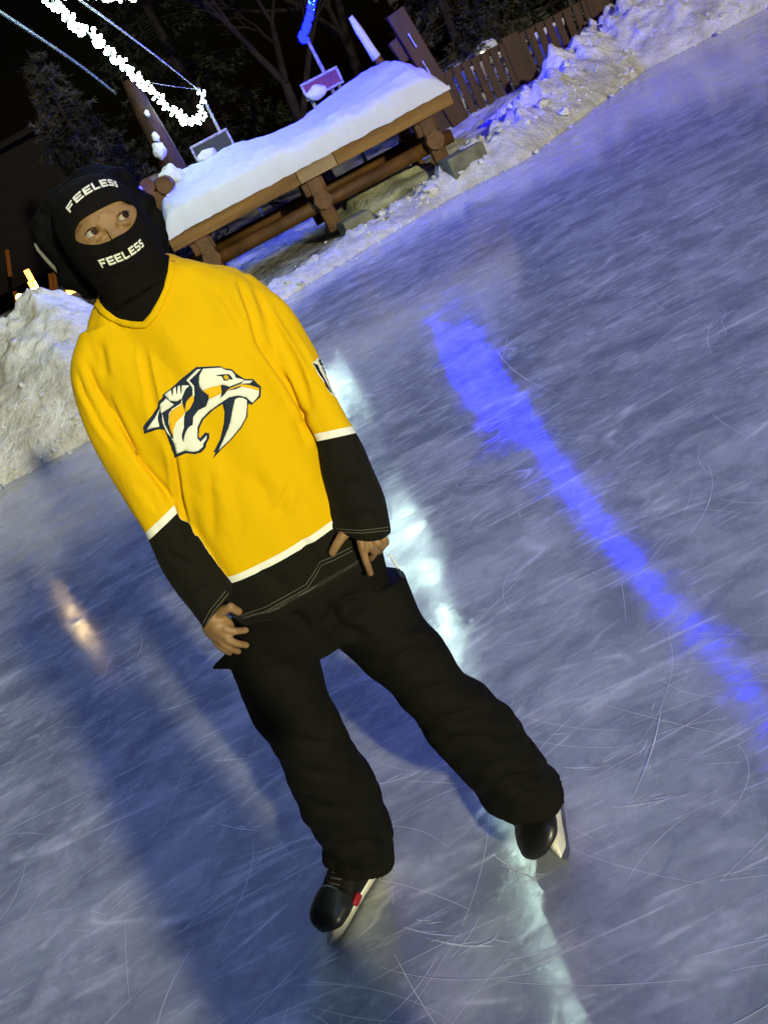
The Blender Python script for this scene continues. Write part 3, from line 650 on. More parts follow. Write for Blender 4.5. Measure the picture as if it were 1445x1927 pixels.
cls = np.array([[t_.find_nearest(Vector(v))[3] for t_ in _src] for v in getv(jme)]).argmin(1)
folds(jme, [([(313, 819), (328, 861), (337, 937), (358, 1032)], .009, 5), ([(262, 640), (272, 690), (292, 780), (310, 830)], .0045, 6), ([(393, 870), (400, 940), (404, 1020)], .003, 9), ([(541, 910), (533, 935), (524, 965)], .004, 7), ([(470, 880), (500, 930), (520, 975)], .003, 12), ([(430, 890), (450, 960), (455, 1020)], .0025, 12),
    ([(446, 512), (465, 571), (486, 644), (520, 690)], .006, 6), ([(396, 530), (430, 570), (461, 625)], .004, 8), ([(480, 541), (515, 610), (549, 670), (587, 775)], .005, 7), ([(500, 540), (560, 640), (600, 700)], .003, 8), ([(145, 690), (158, 735), (190, 800), (225, 850)], .006, 5), ([(155, 668), (183, 727), (225, 795), (262, 860)], .005, 5), ([(190, 645), (196, 680), (200, 712)], .004, 6),
    ([(195, 722), (228, 790), (263, 864), (330, 946)], .006, 5), ([(484, 644), (541, 722), (579, 798), (610, 856)], .006, 5), ([(250, 900), (280, 930), (300, 970)], .003, 7), ([(640, 905), (690, 895)], .005, 6), ([(625, 985), (690, 960), (725, 975)], .005, 7), ([(310, 1045), (360, 1060)], .005, 6), ([(350, 1110), (395, 1090)], .005, 6),
    ([(560, 1010), (590, 1040), (600, 1085)], .006, 7), ([(480, 1070), (520, 1090), (545, 1110)], .003, 9), ([(590, 760), (560, 800), (575, 850)], .003, 9), ([(230, 620), (210, 600)], .003, 7)])
V = getv(jme); N = getn(jme)
n1 = npnoise(V, (9, 9, 3.2), 3.1, 2); V = V+N*(n1*.013+np.abs(npnoise(V, (8, 8, 2.6), 7, 2))*.012-.002)[:, None]
zz = V[:, 2]; V = V+N*((.006*np.clip((1.02-zz)/.1, 0, 1))*npnoise(V, (22, 22, 5), 8))[:, None]
setv(jme, V)
# bands
def axis_d(V, ax):
    best = np.full(len(V), 9.); al = np.zeros(len(V)); acc = 0
    A = np.array([tuple(p) for p in ax])
    for a, b in zip(A[:-1], A[1:]):
        ab = b-a; l = np.linalg.norm(ab); t = np.clip(((V-a)@ab)/(l*l), 0, 1); d = np.linalg.norm(V-(a+t[:, None]*ab), axis=1)
        m = d < best; best[m] = d[m]; al[m] = acc+t[m]*l; acc += l
    return best, al
V = getv(jme); dL, sL = axis_d(V, axL); dR, sR = axis_d(V, axR)
i5 = 5*6
def arclen(ax, i): return sum((b-a).length for a, b in zip(ax[:i], ax[1:i+1]))
cxT = np.interp(V[:, 2], [t[0] for t in tor], [t[1] for t in tor]); aT = np.interp(V[:, 2], [t[0] for t in tor], [t[2] for t in tor]); bT = np.interp(V[:, 2], [t[0] for t in tor], [t[3] for t in tor])
rT = np.abs((np.abs((V[:, 0]-cxT)/aT)**2.5+np.abs((V[:, 1]-1.957)/bT)**2.5)**.4-1)*.13
band = V[:, 2]-1.019
P = proj(V)
def plane_band(p, q, Yc, ax, i):
    A = at(*p, Yc); B = at(*q, Yc); t = (ax[i-2]-ax[i+2]).normalized(); h = (B-A).normalized(); nrm = (t-h*t.dot(h)).normalized()
    return (V-np.array(A))@np.array(nrm)
bl_ = plane_band((283, 1015), (334, 966), 1.85, axL, i5); br_ = plane_band((600, 830), (670, 815), 1.85, axR, i5)
mL = (cls == 1) & (V[:, 2] < 1.35); mR = (cls == 2) & (V[:, 2] < 1.35)
band = np.where(mL, bl_, band); band = np.where(mR, br_, band); band = np.where(V[:, 2] > 1.36, .3, band)
at_ = jme.attributes.new('band', 'FLOAT', 'POINT'); at_.data.foreach_set('value', np.clip(band, -.4, .4))
# hem and cuff double stitching shows as paler lines
def line(d, w_=.0016): return np.exp(-(d/w_)**2)
cuffL = arclen(axL, len(axL)-1)-sL; cuffR = arclen(axR, len(axR)-1)-sR
sm = np.where(mL, 0, np.where(mR, 0, line(V[:, 2]-.932)))
at_ = jme.attributes.new('seam', 'FLOAT', 'POINT'); at_.data.foreach_set('value', sm)
jersey = wrap('jersey', jme, JERSEY, man)
def bvh(*os):
    vs, fs = [], []
    for o in os:
        n = len(vs); vs += [v.co.copy() for v in o.data.vertices]; fs += [[i+n for i in p.vertices] for p in o.data.polygons]
    return BVHTree.FromPolygons(vs, fs)
def decal(name, polys, tree, off, mat, parent, step=4, thick=.0004, maxd=9, fallback=None):
    """flat print laid on a cloth surface: fill each outline with small faces that follow the surface"""
    vs, fs = [], []
    for poly in polys:
        pl = []
        for a, b in zip(poly, poly[1:]+poly[:1]):
            n = max(1, int(math.hypot(b[0]-a[0], b[1]-a[1])/step))
            pl += [(a[0]+(b[0]-a[0])*i/n, a[1]+(b[1]-a[1])*i/n) for i in range(n)]
        x0, x1 = min(p[0] for p in pl), max(p[0] for p in pl); y0, y1 = min(p[1] for p in pl), max(p[1] for p in pl)
        pts = [Vector(p) for p in pl]; n0 = len(pts); edges = [(i, (i+1) % n0) for i in range(n0)]
        def inside(x, y):
            c = False
            for (ax_, ay), (bx_, by) in zip(pl, pl[1:]+pl[:1]):
                if (ay > y) != (by > y) and x < (bx_-ax_)*(y-ay)/(by-ay)+ax_: c = not c
            return c
        yy = y0+step/2
        while yy < y1:
            xx = x0+step/2
            while xx < x1:
                if inside(xx, yy) and min((xx-p[0])**2+(yy-p[1])**2 for p in pl) > (step*.45)**2: pts.append(Vector((xx, yy)))
                xx += step
            yy += step
        r = geometry.delaunay_2d_cdt(pts, edges, [list(range(n0))], 1, 1e-5)
        base = len(vs); last = None; miss = set()
        for p in r[0]:
            d = ray(p.x, p.y).normalized(); h = tree.ray_cast(CAM, d)
            if h[0] is None or (h[0]-CAM).length > maxd:
                miss.add(len(vs))
                if last is None: last = (CAM+d*1.9, -d)
                k = (last[0]-CAM).dot(d); hp, hn = CAM+d*k, last[1]
            else: hp, hn = h[0], h[1]; last = (hp, hn)
            if hn.dot(d) > 0: hn = -hn
            vs.append(hp+hn*off-d*.0004)
        fs += [tuple(base+i for i in f) for f in r[2] if not any(base+i in miss for i in f)]
    o = obj(name, vs, fs, mat, parent, True)
    # wind all faces towards the viewer, then give the print a real thickness
    bm = bmesh.new(); bm.from_mesh(o.data); bm.normal_update()
    for f in bm.faces:
        if f.normal.dot(f.calc_center_median()-CAM) > 0: f.normal_flip()
    bm.to_mesh(o.data); bm.free()
    if thick:
        md = o.modifiers.new('thick', 'SOLIDIFY'); md.thickness = thick; md.offset = -1
    return o
PL = [((428, 1180), (600, 1120), 1.955), ((430, 1240), (600, 1215), 1.945), ((462, 1330), (618, 1300), 1.925), ((508, 1400), (650, 1372), 1.92), ((540, 1462), (690, 1440), 1.94), ((560, 1510), (715, 1500), 1.97), ((590, 1556), (738, 1545), 2.01), ((618, 1592), (738, 1578), 2.035), ((610, 1622), (738, 1610), 2.04)]
PR = [((590, 1120), (758, 1075), 1.955), ((598, 1190), (795, 1158), 1.945), ((660, 1238), (832, 1200), 1.925), ((728, 1298), (872, 1262), 1.905), ((772, 1345), (925, 1300), 1.90), ((800, 1385), (965, 1352), 1.90), ((850, 1440), (994, 1392), 1.92), ((886, 1482), (1026, 1434), 1.95), ((900, 1506), (1057, 1474), 1.97)]
# ---- body: one continuous skin surface (head, neck, trunk, arms, hands, legs)
HC = Vector((-.206, 1.958, 1.692)); YAW = R(13); NOD = R(9)
HR = (Matrix.Rotation(YAW, 3, 'Z') @ Matrix.Rotation(-NOD, 3, 'X'))
def hd(x, y, z): return HC + HR@Vector((x, y, z))
hz = [(.105, .004, .022), (.1035, .018, .02), (.098, .037, .02), (.087, .053, .018), (.072, .065, .016), (.050, .0745, .014), (.028, .0785, .012), (.0, .079, .010), (-.025, .0785, .006), (-.05, .075, .002), (-.075, .070, .000), (-.10, .066, .004), (-.125, .066, .012)]
nring = 150; nsec = 260
def head_surf(z, th):
    zs = [h[0] for h in hz][::-1]; a = np.interp(z, zs, [h[1] for h in hz][::-1]); cy = np.interp(z, zs, [h[2] for h in hz][::-1])
    b = a*np.interp(z, [-.125, -.08, 0, .08, .12], [1.03, 1.16, 1.24, 1.22, 1.1])
    x = math.sin(th)*a; y = -math.cos(th)*b+cy
    f = max(0, math.cos(th))
    nose = .012*math.exp(-((z+.040)/.022)**2)*math.exp(-(x/.017)**2)*f
    y -= nose; return hd(x, y, z)
bd = MB()
bd.ball(hd(0, .012, .028), 1, 4, (.073, .092, .083), HR); bd.ball(hd(0, -.012, -.045), 1, 4, (.060, .075, .068), HR)
bd.ball(hd(0, -.045, -.085), 1, 3, (.034, .034, .028), HR)
bd.ball(hd(0, -.055, .030), 1, 3, (.050, .034, .020), HR)          # brow
for s_ in (-1, 1):
    bd.ball(hd(s_*.042, -.050, -.030), 1, 3, (.024, .028, .020), HR)  # cheek
    bd.ball(hd(s_*.031, -.069, .0098), 1, 3, (.021, .0175, .0078), HR)  # upper lid
    bd.ball(hd(s_*.031, -.067, -.0113), 1, 3, (.019, .017, .0070), HR)  # lower lid
    bd.ball(hd(s_*.052, -.060, .000), 1, 3, (.010, .016, .014), HR); bd.ball(hd(s_*.0125, -.070, .002), 1, 3, (.008, .018, .018), HR)
    bd.ball(hd(s_*.075, .018, -.005), 1, 3, (.010, .020, .032), HR)   # ear
    bd.ball(hd(s_*.013, -.090, -.046), 1, 2, (.011, .012, .010), HR)
bd.tube([hd(0, -.078, .016), hd(0, -.086, .000), hd(0, -.096, -.020), hd(0, -.104, -.040), hd(0, -.094, -.050)], [.009, .0085, .010, .0125, .010], 12)
bd.ball(hd(0, -.080, -.070), 1, 2, (.025, .014, .006), HR); bd.ball(hd(0, -.078, -.080), 1, 2, (.022, .014, .007), HR)
bd.tube([hd(0, .01, -.05), Vector((-.2, 1.97, 1.60)), Vector((-.2, 1.98, 1.50)), Vector((-.2, 1.98, 1.42))], [.056, .055, .062, .09], 20)
bd.rings([ell((q[0][0]*0+np.mean([p.x for p in q]), 1.965, q[0][2]), 0.74*(max(p.x for p in q)-min(p.x for p in q))/2, 0.70*(max(p.y for p in q)-min(p.y for p in q))/2, 32, 2.2) for q in [[tuple_ for tuple_ in r] for r in torso_rings([t for t in tor if t[0] < 1.53], sub=2)]])
def chain(pts, rr, n=12): bd.tube(pts, rr, n); [bd.ball(p, r*.99, 2) for p, r in zip(pts, rr)]
def mid(st, i): p, q, Y = st[i]; return (at(*p, Y)+at(*q, Y))/2
wL = at(404, 1168, 1.835); wR = at(690, 1000, 1.835)
chain([mid(SL, i) for i in range(1, 8)]+[wL], [.028, .028, .028, .028, .027, .026, .024, .022])
chain([mid(SR, i) for i in range(1, 8)]+[wR], [.028, .028, .028, .028, .027, .026, .024, .022])
# hands (person's right hand, on the left of the photo)
Yh = 1.828
def fing(px, Y, r0, r1, dy=(0, 0, 0, 0)):
    P = [at(p[0], p[1], Y+(dy[i] if i < len(dy) else 0)) for i, p in enumerate(px)]; rr = list(np.linspace(r0, r1, len(P)))
    chain(P, rr, 10)
bd.ball((at(405, 1172, Yh)+at(418, 1190, Yh))/2, 1, 3, (.030, .016, .036), Matrix.Rotation(R(-18), 3, 'Y'))
chain([wL, at(408, 1178, Yh), at(420, 1192, Yh)], [.022, .022, .018])
fing([(414, 1168), (426, 1184), (442, 1188), (463, 1186)], Yh-.004, .0095, .0072, (0, -.012, -.012, 0))
fing([(410, 1182), (430, 1204), (446, 1211), (464, 1214)], Yh-.004, .0095, .0072, (0, -.014, -.012, .002))
fing([(404, 1190), (420, 1213), (434, 1221), (449, 1226)], Yh, .0088, .0068, (0, -.012, -.008, .004))
fing([(398, 1190), (408, 1211), (420, 1222), (433, 1229)], Yh+.015, .008, .0062, (0, -.008, -.004, .004))
fing([(408, 1158), (422, 1148), (434, 1142), (449, 1151)], Yh-.006, .012, .0088, (.01, -.006, -.014, -.008))
# left hand (right of the photo)
Yr = 1.832
bd.ball(at(690, 990, Yr+.02), 1, 3, (.036, .016, .030)); chain([wR, at(690, 992, Yr+.02)], [.022, .022])
fing([(676, 1005), (681, 1030), (688, 1054), (697, 1079)], Yr-.002, .0098, .0072, (0, -.010, -.008, .002))
fing([(690, 1006), (698, 1028), (704, 1040), (698, 1050)], Yr, .0095, .0078, (0, -.010, .008, .022))
fing([(703, 1006), (713, 1022), (718, 1031), (712, 1038)], Yr+.006, .0090, .0074, (0, -.008, .008, .022))
fing([(714, 1004), (724, 1014), (727, 1022), (721, 1028)], Yr+.014, .0082, .0068, (0, -.006, .006, .018))
fing([(660, 996), (643, 1010), (634, 1024), (625, 1040)], Yr-.004, .0115, .0084, (0, -.004, -.006, 0))
# legs inside the trousers
chain([Vector((-.27, 1.96, .88))]+[mid(PL, i) for i in (1, 2, 3, 4, 5, 6)], [.07, .055, .052, .05, .048, .045, .042], 16)
chain([Vector((-.15, 1.96, .88))]+[mid(PR, i) for i in (1, 2, 3, 4, 5, 6)], [.07, .055, .052, .05, .048, .045, .042], 16)
bme = fuse('body', bd, .0030, 5, .5)
V = getv(bme); HRi = np.array(HR.transposed()); loc = (V-np.array(HC))@HRi.T
for i in np.nonzero((loc[:, 2] > -.12) & (loc[:, 2] < .12) & (V[:, 2] > 1.56) & (np.abs(loc[:, 0]) < .1))[0]:
    x, y, z = loc[i]; cy = float(np.interp(z, [h[0] for h in hz][::-1], [h[2] for h in hz][::-1])); th = math.atan2(x, -(y-cy))
    s0 = HR.transposed()@(head_surf(z, th)-HC); rs = math.hypot(s0.x, s0.y-cy); r = math.hypot(x, y-cy); lim = rs-.0045
    if abs(th) < .92 and abs(z) < .020: lim = rs-.0012
    elif abs(th) < .92 and -.039 < z < .032: lim = rs-.0025
    if r > lim: k = lim/r; q = HC+HR@Vector((x*k, cy+(y-cy)*k, z)); V[i] = tuple(q)
setv(bme, V)
body = wrap('body', bme, SKIN, man)
for s_ in (-1, 1):
    ec = hd(s_*.031, -.0655, -.0005); e_ = MB().ball(ec, .0125, 3).build('eye', EYEW, man)
    gz = (HR@Vector((.40, -.92, .04))).normalized(); ii = MB()
    b_ = gz.orthogonal().normalized(); c_ = gz.cross(b_)
    ii.rings([[ec+gz*z+(b_*math.cos(k/16*6.2832)+c_*math.sin(k/16*6.2832))*r for k in range(16)] for z, r in ((.0100, .0066), (.0122, .0064), (.0129, .004), (.0131, .001))]); ii.build('iris', IRIS, e_)
    # brows and lashes
    la = MB(); la.tube([hd(s_*.019, -.0800, .0020), hd(s_*.027, -.0840, .0055), hd(s_*.036, -.0830, .0055), hd(s_*.045, -.0750, .0015)], [.0005, .0010, .0010, .0005], 6); la.build('lash_line', IRIS, man)
# ---- balaclava: knitted shell with an eye opening, running down to the neck
# smooth resample of rings
Z = np.concatenate([.105-.03*np.linspace(0, 1, 20)**2, np.linspace(.075, -.125, 150)[1:]])
vv, ff = [], []
bot = [(Vector((-.199, 1.966, 1.592)), .075, .073), (Vector((-.200, 1.970, 1.570)), .077, .070), (Vector((-.200, 1.972, 1.545)), .078, .068)]
rows = []
for z in Z: rows.append([head_surf(z, 2*math.pi*k/nsec) for k in range(nsec)])
last = rows[-1]
def cring(c, a, b): return [c+Vector((math.sin(2*math.pi*k/nsec)*a, -math.cos(2*math.pi*k/nsec)*b, 0)) for k in range(nsec)]
prev = last
for (c, a, b) in bot:
    nxt = cring(c, a, b)
    for j in range(1, 9): rows.append([prev[k].lerp(nxt[k], j/8) for k in range(nsec)])
    prev = nxt
for r in rows: vv += r
def slit(k, z):
    th = 2*math.pi*k/nsec; th = th-2*math.pi if th > math.pi else th
    u = th/.86
    if abs(u) >= 1: return False
    cz = .003+.004*u*u; top = .0245*(1-abs(u)**3.2)**.6; botm = .030*(1-abs(u)**2.6)**.75+.002*math.exp(-(u/.25)**2)
    return cz-botm < z < cz+top
for i in range(len(rows)-1):
    zc = Z[i] if i < len(Z) else -9
    for k in range(nsec):
        if zc > -1 and slit(k+.5, zc): continue
        k2 = (k+1) % nsec; ff.append((i*nsec+k, (i+1)*nsec+k, (i+1)*nsec+k2, i*nsec+k2))
ff.append(tuple(range(nsec)))
bal = obj('balaclava', vv, ff, BALA, man)
V = getv(bal.data); N = getn(bal.data); rr_ = np.clip((1.66-V[:, 2])/.05, 0, 1)
wr = npnoise(V, (12, 12, 40), 5, 2)
setv(bal.data, V+N*(wr*.006*rr_)[:, None]+N*(npnoise(V, (30, 30, 30), 1)*.0012)[:, None])
# smooth the opening's rim
bm = bmesh.new(); bm.from_mesh(bal.data); be = [v for v in bm.verts if v.is_boundary and v.co.z > 1.62]
for it in range(30):
    new = {}
    for v in be:
        nb = [e.other_vert(v) for e in v.link_edges if e.is_boundary]
        if len(nb) == 2: new[v] = (nb[0].co+nb[1].co+v.co*2)/4
    for v, c in new.items(): v.co = c
bmesh.ops.recalc_face_normals(bm, faces=bm.faces[:]); bm.to_mesh(bal.data); bm.free(); bal.data.shade_smooth()
md = bal.modifiers.new('thick', 'SOLIDIFY'); md.thickness = .003; md.offset = 0
TB = bvh(bal); TJ = bvh(jersey); TJB = bvh(jersey, bal)
# knitted neck of the balaclava seen inside the V of the jersey, and the jersey's collar band around it
VN = [(188, 548), (192, 570), (201, 582), (215, 593), (232, 601), (252, 605), (272, 606), (285, 592), (298, 567), (309, 540), (316, 515), (318, 494), (319, 484)]
decal('balaclava_neck', [VN+[(290, 470), (220, 500)]], TJB, .0035, BALA, man, 6, .0015)
def offs(pl, d):
    out = []
    for i, p in enumerate(pl):
        a = Vector(pl[max(i-1, 0)]); b = Vector(pl[min(i+1, len(pl)-1)]); t = (b-a).normalized(); out.append((p[0]-t.y*d, p[1]+t.x*d))
    return out
inner = VN[1:-1]; outer = offs(VN, 12)[1:-1]
decal('collar', [inner+outer[::-1]], TJ, .0058, JERSEY, jersey, 5, .003)
for oo in jersey.children:
    n_ = len(oo.data.vertices); at_ = oo.data.attributes.new('band', 'FLOAT', 'POINT'); at_.data.foreach_set('value', np.full(n_, .3)); at_ = oo.data.attributes.new('seam', 'FLOAT', 'POINT')
# ---- lettering in block capitals
GL = {'F': [[(0, 0), (.26, 0), (.26, .38), (.82, .38), (.82, .62), (.26, .62), (.26, .77), (.95, .77), (.95, 1), (0, 1)]],
      'E': [[(0, 0), (.95, 0), (.95, .23), (.26, .23), (.26, .39), (.85, .39), (.85, .61), (.26, .61), (.26, .77), (.95, .77), (.95, 1), (0, 1)]],
      'L': [[(0, 0), (.92, 0), (.92, .23), (.26, .23), (.26, 1), (0, 1)]],
      'S': [[(0, 0), (.78, 0), (.95, .14), (.95, .48), (.80, .61), (.27, .61), (.27, .78), (.92, .78), (.92, 1), (.16, 1), (0, .86), (0, .52), (.16, .39), (.68, .39), (.68, .22), (0, .22)]]}
def lettering(text, bottom, top, tree, name, mat, parent, gap=.10, widths=None):
    def along(pl, u):
        pl = [Vector(p) for p in pl]; n = len(pl)-1; s_ = min(max(u, 0), .99999)*n; i = int(s_); t = s_-i
        a, b, c, d = pl[max(i-1, 0)], pl[i], pl[i+1], pl[min(i+2, n)]
        return .5*((2*b)+(c-a)*t+(2*a-5*b+4*c-d)*t*t+(3*b-a-3*c+d)*t**3)
    wd = widths or [1]*len(text); tot = sum(wd); acc = 0; polys = []
    for ch, w_ in zip(text, wd):
        for g in GL[ch]:
            pl = []
            for a, b in zip(g, g[1:]+g[:1]):
                for t in (0, .5):
                    x, y = a[0]+(b[0]-a[0])*t, a[1]+(b[1]-a[1])*t
                    u = (acc+w_*(x*(1-gap)+gap/2))/tot; p = along(bottom, u).lerp(along(top, u), y); pl.append((p.x, p.y))
            polys.append(pl)
        acc += w_
    return decal(name, polys, tree, .0022, mat, parent, 2.5, .0006)
def c4(p): return (50+p[0]/4.817, 320+p[1]/4.817)
lettering('FEELESS', [c4(p) for p in ((690, 885), (800, 850), (905, 805), (1000, 745), (1066, 690))], [c4(p) for p in ((650, 815), (760, 782), (870, 735), (960, 680), (1030, 625))], TB, 'lettering', CREAM, bal, .08, [1, 1, 1, .95, .95, .85, .75])
lettering('FEELESS', [c4(p) for p in ((402, 392), (470, 298), (565, 222), (665, 172), (760, 150), (832, 165))], [c4(p) for p in ((362, 350), (430, 250), (530, 165), (630, 112), (735, 90), (815, 115))], TB, 'lettering', WHITEP, bal, .10, [1.1, 1.1, 1, .9, .9, .75, .65])
# ---- puffy black hood behind the head
hm = MB()
for (px, py, Y, r) in [(108, 418, 2.06, .046), (112, 455, 2.07, .050), (128, 480, 2.06, .046), (150, 505, 2.04, .042), (172, 528, 2.03, .034), (150, 395, 2.06, .062), (132, 372, 2.06, .034), (190, 392, 2.06, .078), (175, 370, 2.04, .040), (230, 385, 2.06, .050), (255, 395, 2.05, .040), (278, 425, 2.05, .036), (287, 455, 2.04, .032), (292, 478, 2.03, .026), (120, 395, 2.05, .042), (215, 460, 2.07, .075), (200, 520, 2.05, .040), (100, 440, 2.05, .034)]:
    hm.ball(at(px, py, Y), r, 3, (1, .9, 1), None, .25)
hme = fuse('hood', hm, .005, 8); V = getv(hme); N = getn(hme); setv(hme, V+N*(npnoise(V, (28, 28, 28), 2, 3)*.007)[:, None])
hood = wrap('hood', hme, HOODM, man)
P = [at(p[0], p[1], 2.03) for p in ((66, 458), (72, 470), (84, 484), (98, 500), (112, 514), (128, 524))]
MB().tube(P, [.002, .0035, .004, .004, .0035, .002], 8, jit=.08).build('rim', mottled('grey frosted rim', (.07, .07, .05), (.16, .155, .12), 40, .6, .4, .4, .003), hood)
# ---- emblem on the chest (snarling big cat head in profile)
def c5(l): return [(240+x/5.161, 660+y/5.161) for x, y in l]
OUT = c5([(158, 735), (300, 545), (310, 490), (345, 450), (345, 425), (420, 370), (530, 270), (668, 158), (900, 150), (940, 170), (1015, 180), (1060, 225), (1140, 275), (1222, 276), (1250, 310), (1296, 352), (1290, 450), (1205, 526), (1172, 512), (1165, 640), (1110, 745), (1010, 865), (905, 965), (828, 1048), (855, 985), (835, 985), (905, 850), (940, 700), (945, 590), (925, 515), (840, 570), (740, 665), (700, 750), (692, 830), (705, 850), (760, 790), (778, 800), (795, 795), (795, 850), (765, 905), (760, 940), (720, 985), (660, 1003), (575, 992), (455, 1042), (430, 930), (380, 800), (365, 765), (300, 762), (168, 805)])
decal('emblem', [OUT], TJ, .0016, NAVY, jersey, 5)
emb = [o for o in jersey.children if o.name.startswith('emblem')][0]
W1 = [c5(l) for l in (
 [(190, 768), (325, 560), (300, 650), (312, 738), (245, 748)],
 [(322, 515), (380, 462), (430, 505), (455, 520), (405, 560), (340, 600), (345, 690), (385, 790), (440, 850), (455, 855), (400, 700), (405, 610), (440, 560), (520, 510), (535, 460), (480, 490), (420, 485), (362, 425), (425, 380), (435, 440), (442, 375), (470, 350), (478, 430), (486, 350), (515, 335), (520, 430), (530, 335), (605, 335), (560, 390), (545, 440), (530, 520), (545, 600), (565, 590), (555, 640), (550, 700), (555, 770), (530, 830), (545, 890), (560, 800), (600, 740), (635, 720), (640, 640), (690, 575), (765, 540), (800, 440), (920, 400), (905, 460), (935, 430), (970, 390), (1060, 370), (1150, 330), (1230, 365), (1275, 390), (1270, 440), (1212, 508), (1150, 450), (1080, 435), (990, 450), (900, 510), (800, 580), (720, 660), (680, 740), (680, 850), (710, 885), (770, 820), (765, 860), (735, 900), (735, 930), (690, 970), (640, 980), (560, 965), (487, 998), (460, 900), (420, 820), (370, 720), (345, 620), (330, 590)],
 [(695, 300), (700, 240), (735, 175), (905, 165), (950, 185), (1010, 195), (1040, 230), (1050, 260), (1100, 270), (1140, 290), (1215, 290), (1190, 315), (1120, 320), (1040, 340), (990, 350), (930, 330), (900, 335), (780, 370), (730, 390), (705, 350)],
 [(575, 285), (678, 182), (715, 178), (640, 255), (605, 290), (650, 340), (655, 430), (620, 520), (575, 590), (610, 500), (635, 420), (630, 350), (600, 310)],
 [(1045, 470), (1080, 455), (1125, 458), (1158, 480), (1160, 545), (1150, 640), (1100, 735), (1000, 860), (885, 965), (930, 870), (985, 740), (1010, 640), (1025, 550)],
)]
decal('emblem_light', W1, TJ, .0024, CREAM, emb, 5)
Y1 = [c5(l) for l in ([(405, 640), (430, 580), (545, 508), (560, 560), (560, 610), (480, 690), (450, 770), (452, 830), (415, 760)], [(565, 530), (575, 490), (620, 440), (645, 430), (650, 480), (610, 560), (565, 600)], [(735, 385), (800, 355), (905, 332), (918, 410), (860, 440), (790, 468), (790, 430), (760, 410)], [(950, 395), (1000, 360), (1110, 325), (1190, 335), (1278, 365), (1276, 390), (1190, 365), (1090, 345), (1000, 375)])]
decal('emblem_yellow', Y1, TJ, .0030, YEL2, emb, 5)
D1 = [c5(l) for l in ([(850, 238), (930, 228), (985, 225), (1010, 250), (1025, 280), (990, 275), (965, 292), (935, 290), (915, 250)], [(1040, 232), (1056, 270), (1062, 240)], [(1064, 240), (1078, 275), (1084, 248)], [(1086, 248), (1098, 278), (1104, 258)], [(905, 460), (925, 350), (990, 350), (1030, 330), (1100, 305), (1140, 280), (1100, 320), (1010, 345), (950, 395)], [(1195, 325), (1222, 290), (1250, 322), (1235, 335)], [(690, 305), (700, 350), (740, 410), (785, 432), (760, 535), (725, 545), (705, 490), (705, 560), (675, 590), (655, 540), (665, 595), (640, 640), (628, 712), (580, 740), (545, 880), (535, 810), (560, 720), (553, 640), (600, 580), (650, 480), (660, 400), (650, 330), (612, 280), (710, 205), (690, 250)], [(555, 580), (535, 500), (535, 450), (570, 370), (615, 330), (640, 380), (590, 420), (560, 480)], [(430, 380), (444, 440), (446, 372)], [(474, 352), (484, 425), (490, 350)], [(516, 336), (528, 415), (534, 336)], [(945, 490), (1000, 455), (1060, 455), (1030, 490), (1020, 560), (1000, 690), (960, 800), (905, 900), (870, 960), (935, 760), (950, 620)])]
decal('emblem_dark', D1, TJ, .0036, NAVY, emb, 5)
decal('emblem_eye', [c5([(930, 245), (955, 236), (982, 245), (985, 268), (962, 284), (938, 274)])], TJ, .0042, GOLD, emb, 3)
# ---- sleeve number on the outer arm
def c7(l): return [(560+x/10.32, 640+y/10.32) for x, y in l]
nb_ = decal('sleeve_number', [c7([(355, 375), (400, 345), (440, 370), (790, 1085), (730, 1125), (690, 1085), (600, 1010), (505, 830), (395, 680), (275, 435), (330, 420)])], TJ, .0016, CREAM, jersey, 3)
decal('number_dark', [c7(l) for l in ([(280, 440), (375, 490), (420, 600), (520, 780), (560, 860), (665, 1055), (610, 1010), (530, 890), (495, 790), (420, 690)], [(388, 390), (440, 375), (780, 1060), (730, 1085), (680, 990), (685, 960), (455, 500), (430, 495)])], TJ, .0024, BLACKP, nb_, 3)
# ---- trousers
pm = MB()
pm.rings(torso_rings([(.78, -.235, .150, .120, 1.965), (.84, -.236, .186, .128, 1.965), (.90, -.215, .176, .116, 1.96), (.98, -.20, .145, .108, 1.96)], 2.3, 40, 4))
px_tube(pm, PL, .95); px_tube(pm, PR, .95)
# inner cuff gathers over the skates
px_tube(pm, [((618, 1585), (734, 1575), 2.03), ((618, 1618), (706, 1614), 2.035), ((621, 1634), (700, 1632), 2.03)], .75)
px_tube(pm, [((905, 1480), (1030, 1440), 1.96), ((922, 1512), (1038, 1468), 1.965), ((936, 1530), (1040, 1486), 1.965)], .8)
